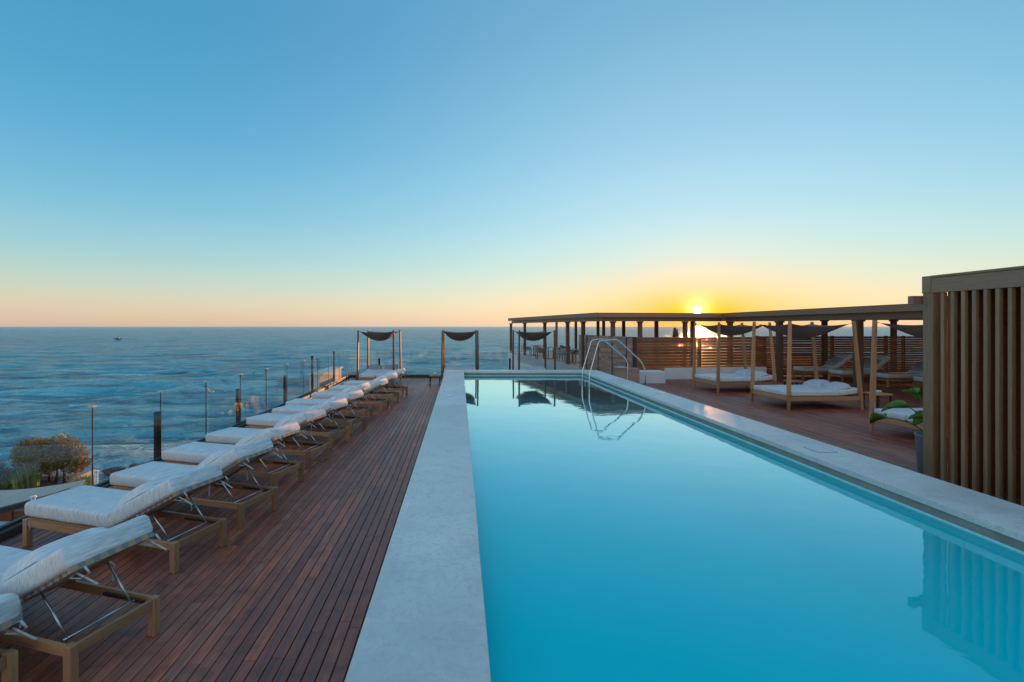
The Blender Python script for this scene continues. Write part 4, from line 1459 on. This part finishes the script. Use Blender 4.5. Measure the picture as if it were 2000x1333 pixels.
# ------------------------------------------------------------------ stone wall
sw = thing('stone_wall', 'brown split-stone wall with dark vertical strips behind the pool handrails', 'wall', (0, 0, 0))
Q0, Q1 = Vector((6.75, 20.2, 0)), Vector((5.87, 25.38, 0))
rnd = random.Random(4)
dq = (Q1 - Q0); Lq = dq.length; dq.normalize()
nq = Vector((-dq.y, dq.x, 0))      # towards the pool (left)
seams = [0, .065, .30, .56, .80, .985]
for a, b_ in zip(seams, seams[1:]):
    p, q = Q0 + dq * (Lq * a + .025), Q0 + dq * (Lq * b_ - .025)
    m_ = MB(); z = DECK_R
    while z < 1.90:
        hz = rnd.uniform(.05, .11)
        z1 = min(z + hz, 1.925)
        s = 0; LL = (q - p).length
        while s < LL:
            e = min(LL, s + rnd.uniform(.25, .7))
            o_ = rnd.uniform(0, .03)
            aa, bb = p + dq * s, p + dq * e
            m_.prism([(aa.x + nq.x * o_, aa.y + nq.y * o_), (bb.x + nq.x * o_, bb.y + nq.y * o_), (bb.x - nq.x * .1, bb.y - nq.y * .1), (aa.x - nq.x * .1, aa.y - nq.y * .1)], z, z1 - .004)
            s = e + .003
        z = z1
    m_.build('stone_panel', 'stone', sw)
p, q = Q0, Q1
MB().prism([(p.x - nq.x * .101, p.y - nq.y * .101), (q.x - nq.x * .101, q.y - nq.y * .101), (q.x - nq.x * .25, q.y - nq.y * .25), (p.x - nq.x * .25, p.y - nq.y * .25)][::-1], DECK_R, 1.93).build('core', 'bronze', sw)
for a in seams[1:-1]:
    c_ = Q0 + dq * (Lq * a) + nq * .01
    MB().cbox(-.022, .022, -.04, .04, 0, 1.935 - DECK_R, .003).build('dark_strip', 'bronze', sw, (c_.x, c_.y, DECK_R))
pb = thing('stone_pier', 'low stone pier with a pale cap beside the pool handrails', 'pier', (6.05, 18.3, DECK_R))
m_ = MB(); z = 0
while z < .60:
    hz = rnd.uniform(.05, .09)
    m_.box(-.42 - rnd.uniform(0, .015), .30, -.2 - rnd.uniform(0, .015), .2, z, min(z + hz, .62) - .004)
    z += hz
m_.build('stones', 'stone', pb)
MB().cbox(-.46, -.14, -.23, .23, .622, .66, .006).build('cap', 'concrete', pb)

# ------------------------------------------------------------------ timber wall, white plinths, slatted fence
def wall_line(p, q, z0, z1, n, name, mat, parent, th=.03, gap=.004, off=0):
    p, q = Vector((*p, 0)), Vector((*q, 0))
    d = (q - p).normalized(); nn = Vector((d.y, -d.x, 0))
    h = (z1 - z0) / n
    LL = (q - p).length
    me = MB().cbox(0, LL, -th / 2, th / 2, gap / 2, h - gap / 2, .003).mesh(name)
    me.materials.append(M[mat])
    for i in range(n):
        o_ = bpy.data.objects.new(name, me); COL.objects.link(o_); o_.parent = parent
        o_.location = (p.x + nn.x * (off + random.uniform(0, .004)), p.y + nn.y * (off + random.uniform(0, .004)), z0 + h * i)
        o_.rotation_euler = (0, 0, math.atan2(d.y, d.x))
bw = thing('timber_wall', 'brown boarded timber wall below the sun', 'wall', (0, 0, 0))
wall_line((6.80, 20.25), (9.7, 20.66), .30, 1.92, 14, 'board', 'fence', bw)
wall_line((9.72, 20.66), (12.6, 21.07), .30, 1.92, 14, 'board', 'fence', bw, gap=.010)
for (x, y) in ((6.80, 20.32), (9.71, 20.73), (12.6, 21.14)):
    MB().cbox(x - .05, x + .05, y - .02, y + .08, DECK_R, 1.93, .004).build('post', 'pergola_z', bw)
pl = thing('white_plinth', 'low white rendered plinth along the foot of the timber wall', 'plinth', (0, 0, DECK_R))
MB().prism([(8.15, 20.35), (12.42, 20.72), (12.42, 20.96), (8.15, 20.42)], 0, .45).build('wall', 'white', pl)
MB().cbox(-.55, .55, -.28, .28, 0, .45, .012).build('planter_box', 'white', loc=(7.0, 19.05, DECK_R), label='white rendered box on the deck behind the pool handrails', cat='planter')

fn_ = thing('slatted_fence', 'horizontal slatted timber fence with sunlit gaps behind the loungers', 'fence', (0, 21.9, DECK_R))
posts = [12.75, 15.15, 15.95, 18.25, 19.0, 21.5, 24.0, 25.5]
for x in posts:
    MB().cbox(x - .05, x + .05, -.01, .09, 0, 1.70, .004).build('post', 'pergola_z', fn_)
rnd = random.Random(9)
for x0, x1 in zip(posts, posts[1:]):
    me = MB().cbox(0, x1 - x0 - .012, -.012, .012, -.0445, .0445, .003).mesh('slat')
    me.materials.append(M['fence'])
    for i in range(17):
        o_ = bpy.data.objects.new('slat', me); COL.objects.link(o_); o_.parent = fn_
        o_.location = (x0 + .006, -.025, .06 + i * .0985)
        o_.rotation_euler = (rnd.uniform(-.03, .03), rnd.uniform(-.0035, .0035), 0)

for o in bpy.data.objects:
    if o.type == 'MESH' and o.parent is None and 'kind' not in o and 'category' not in o:
        print('UNTAGGED', o.name)
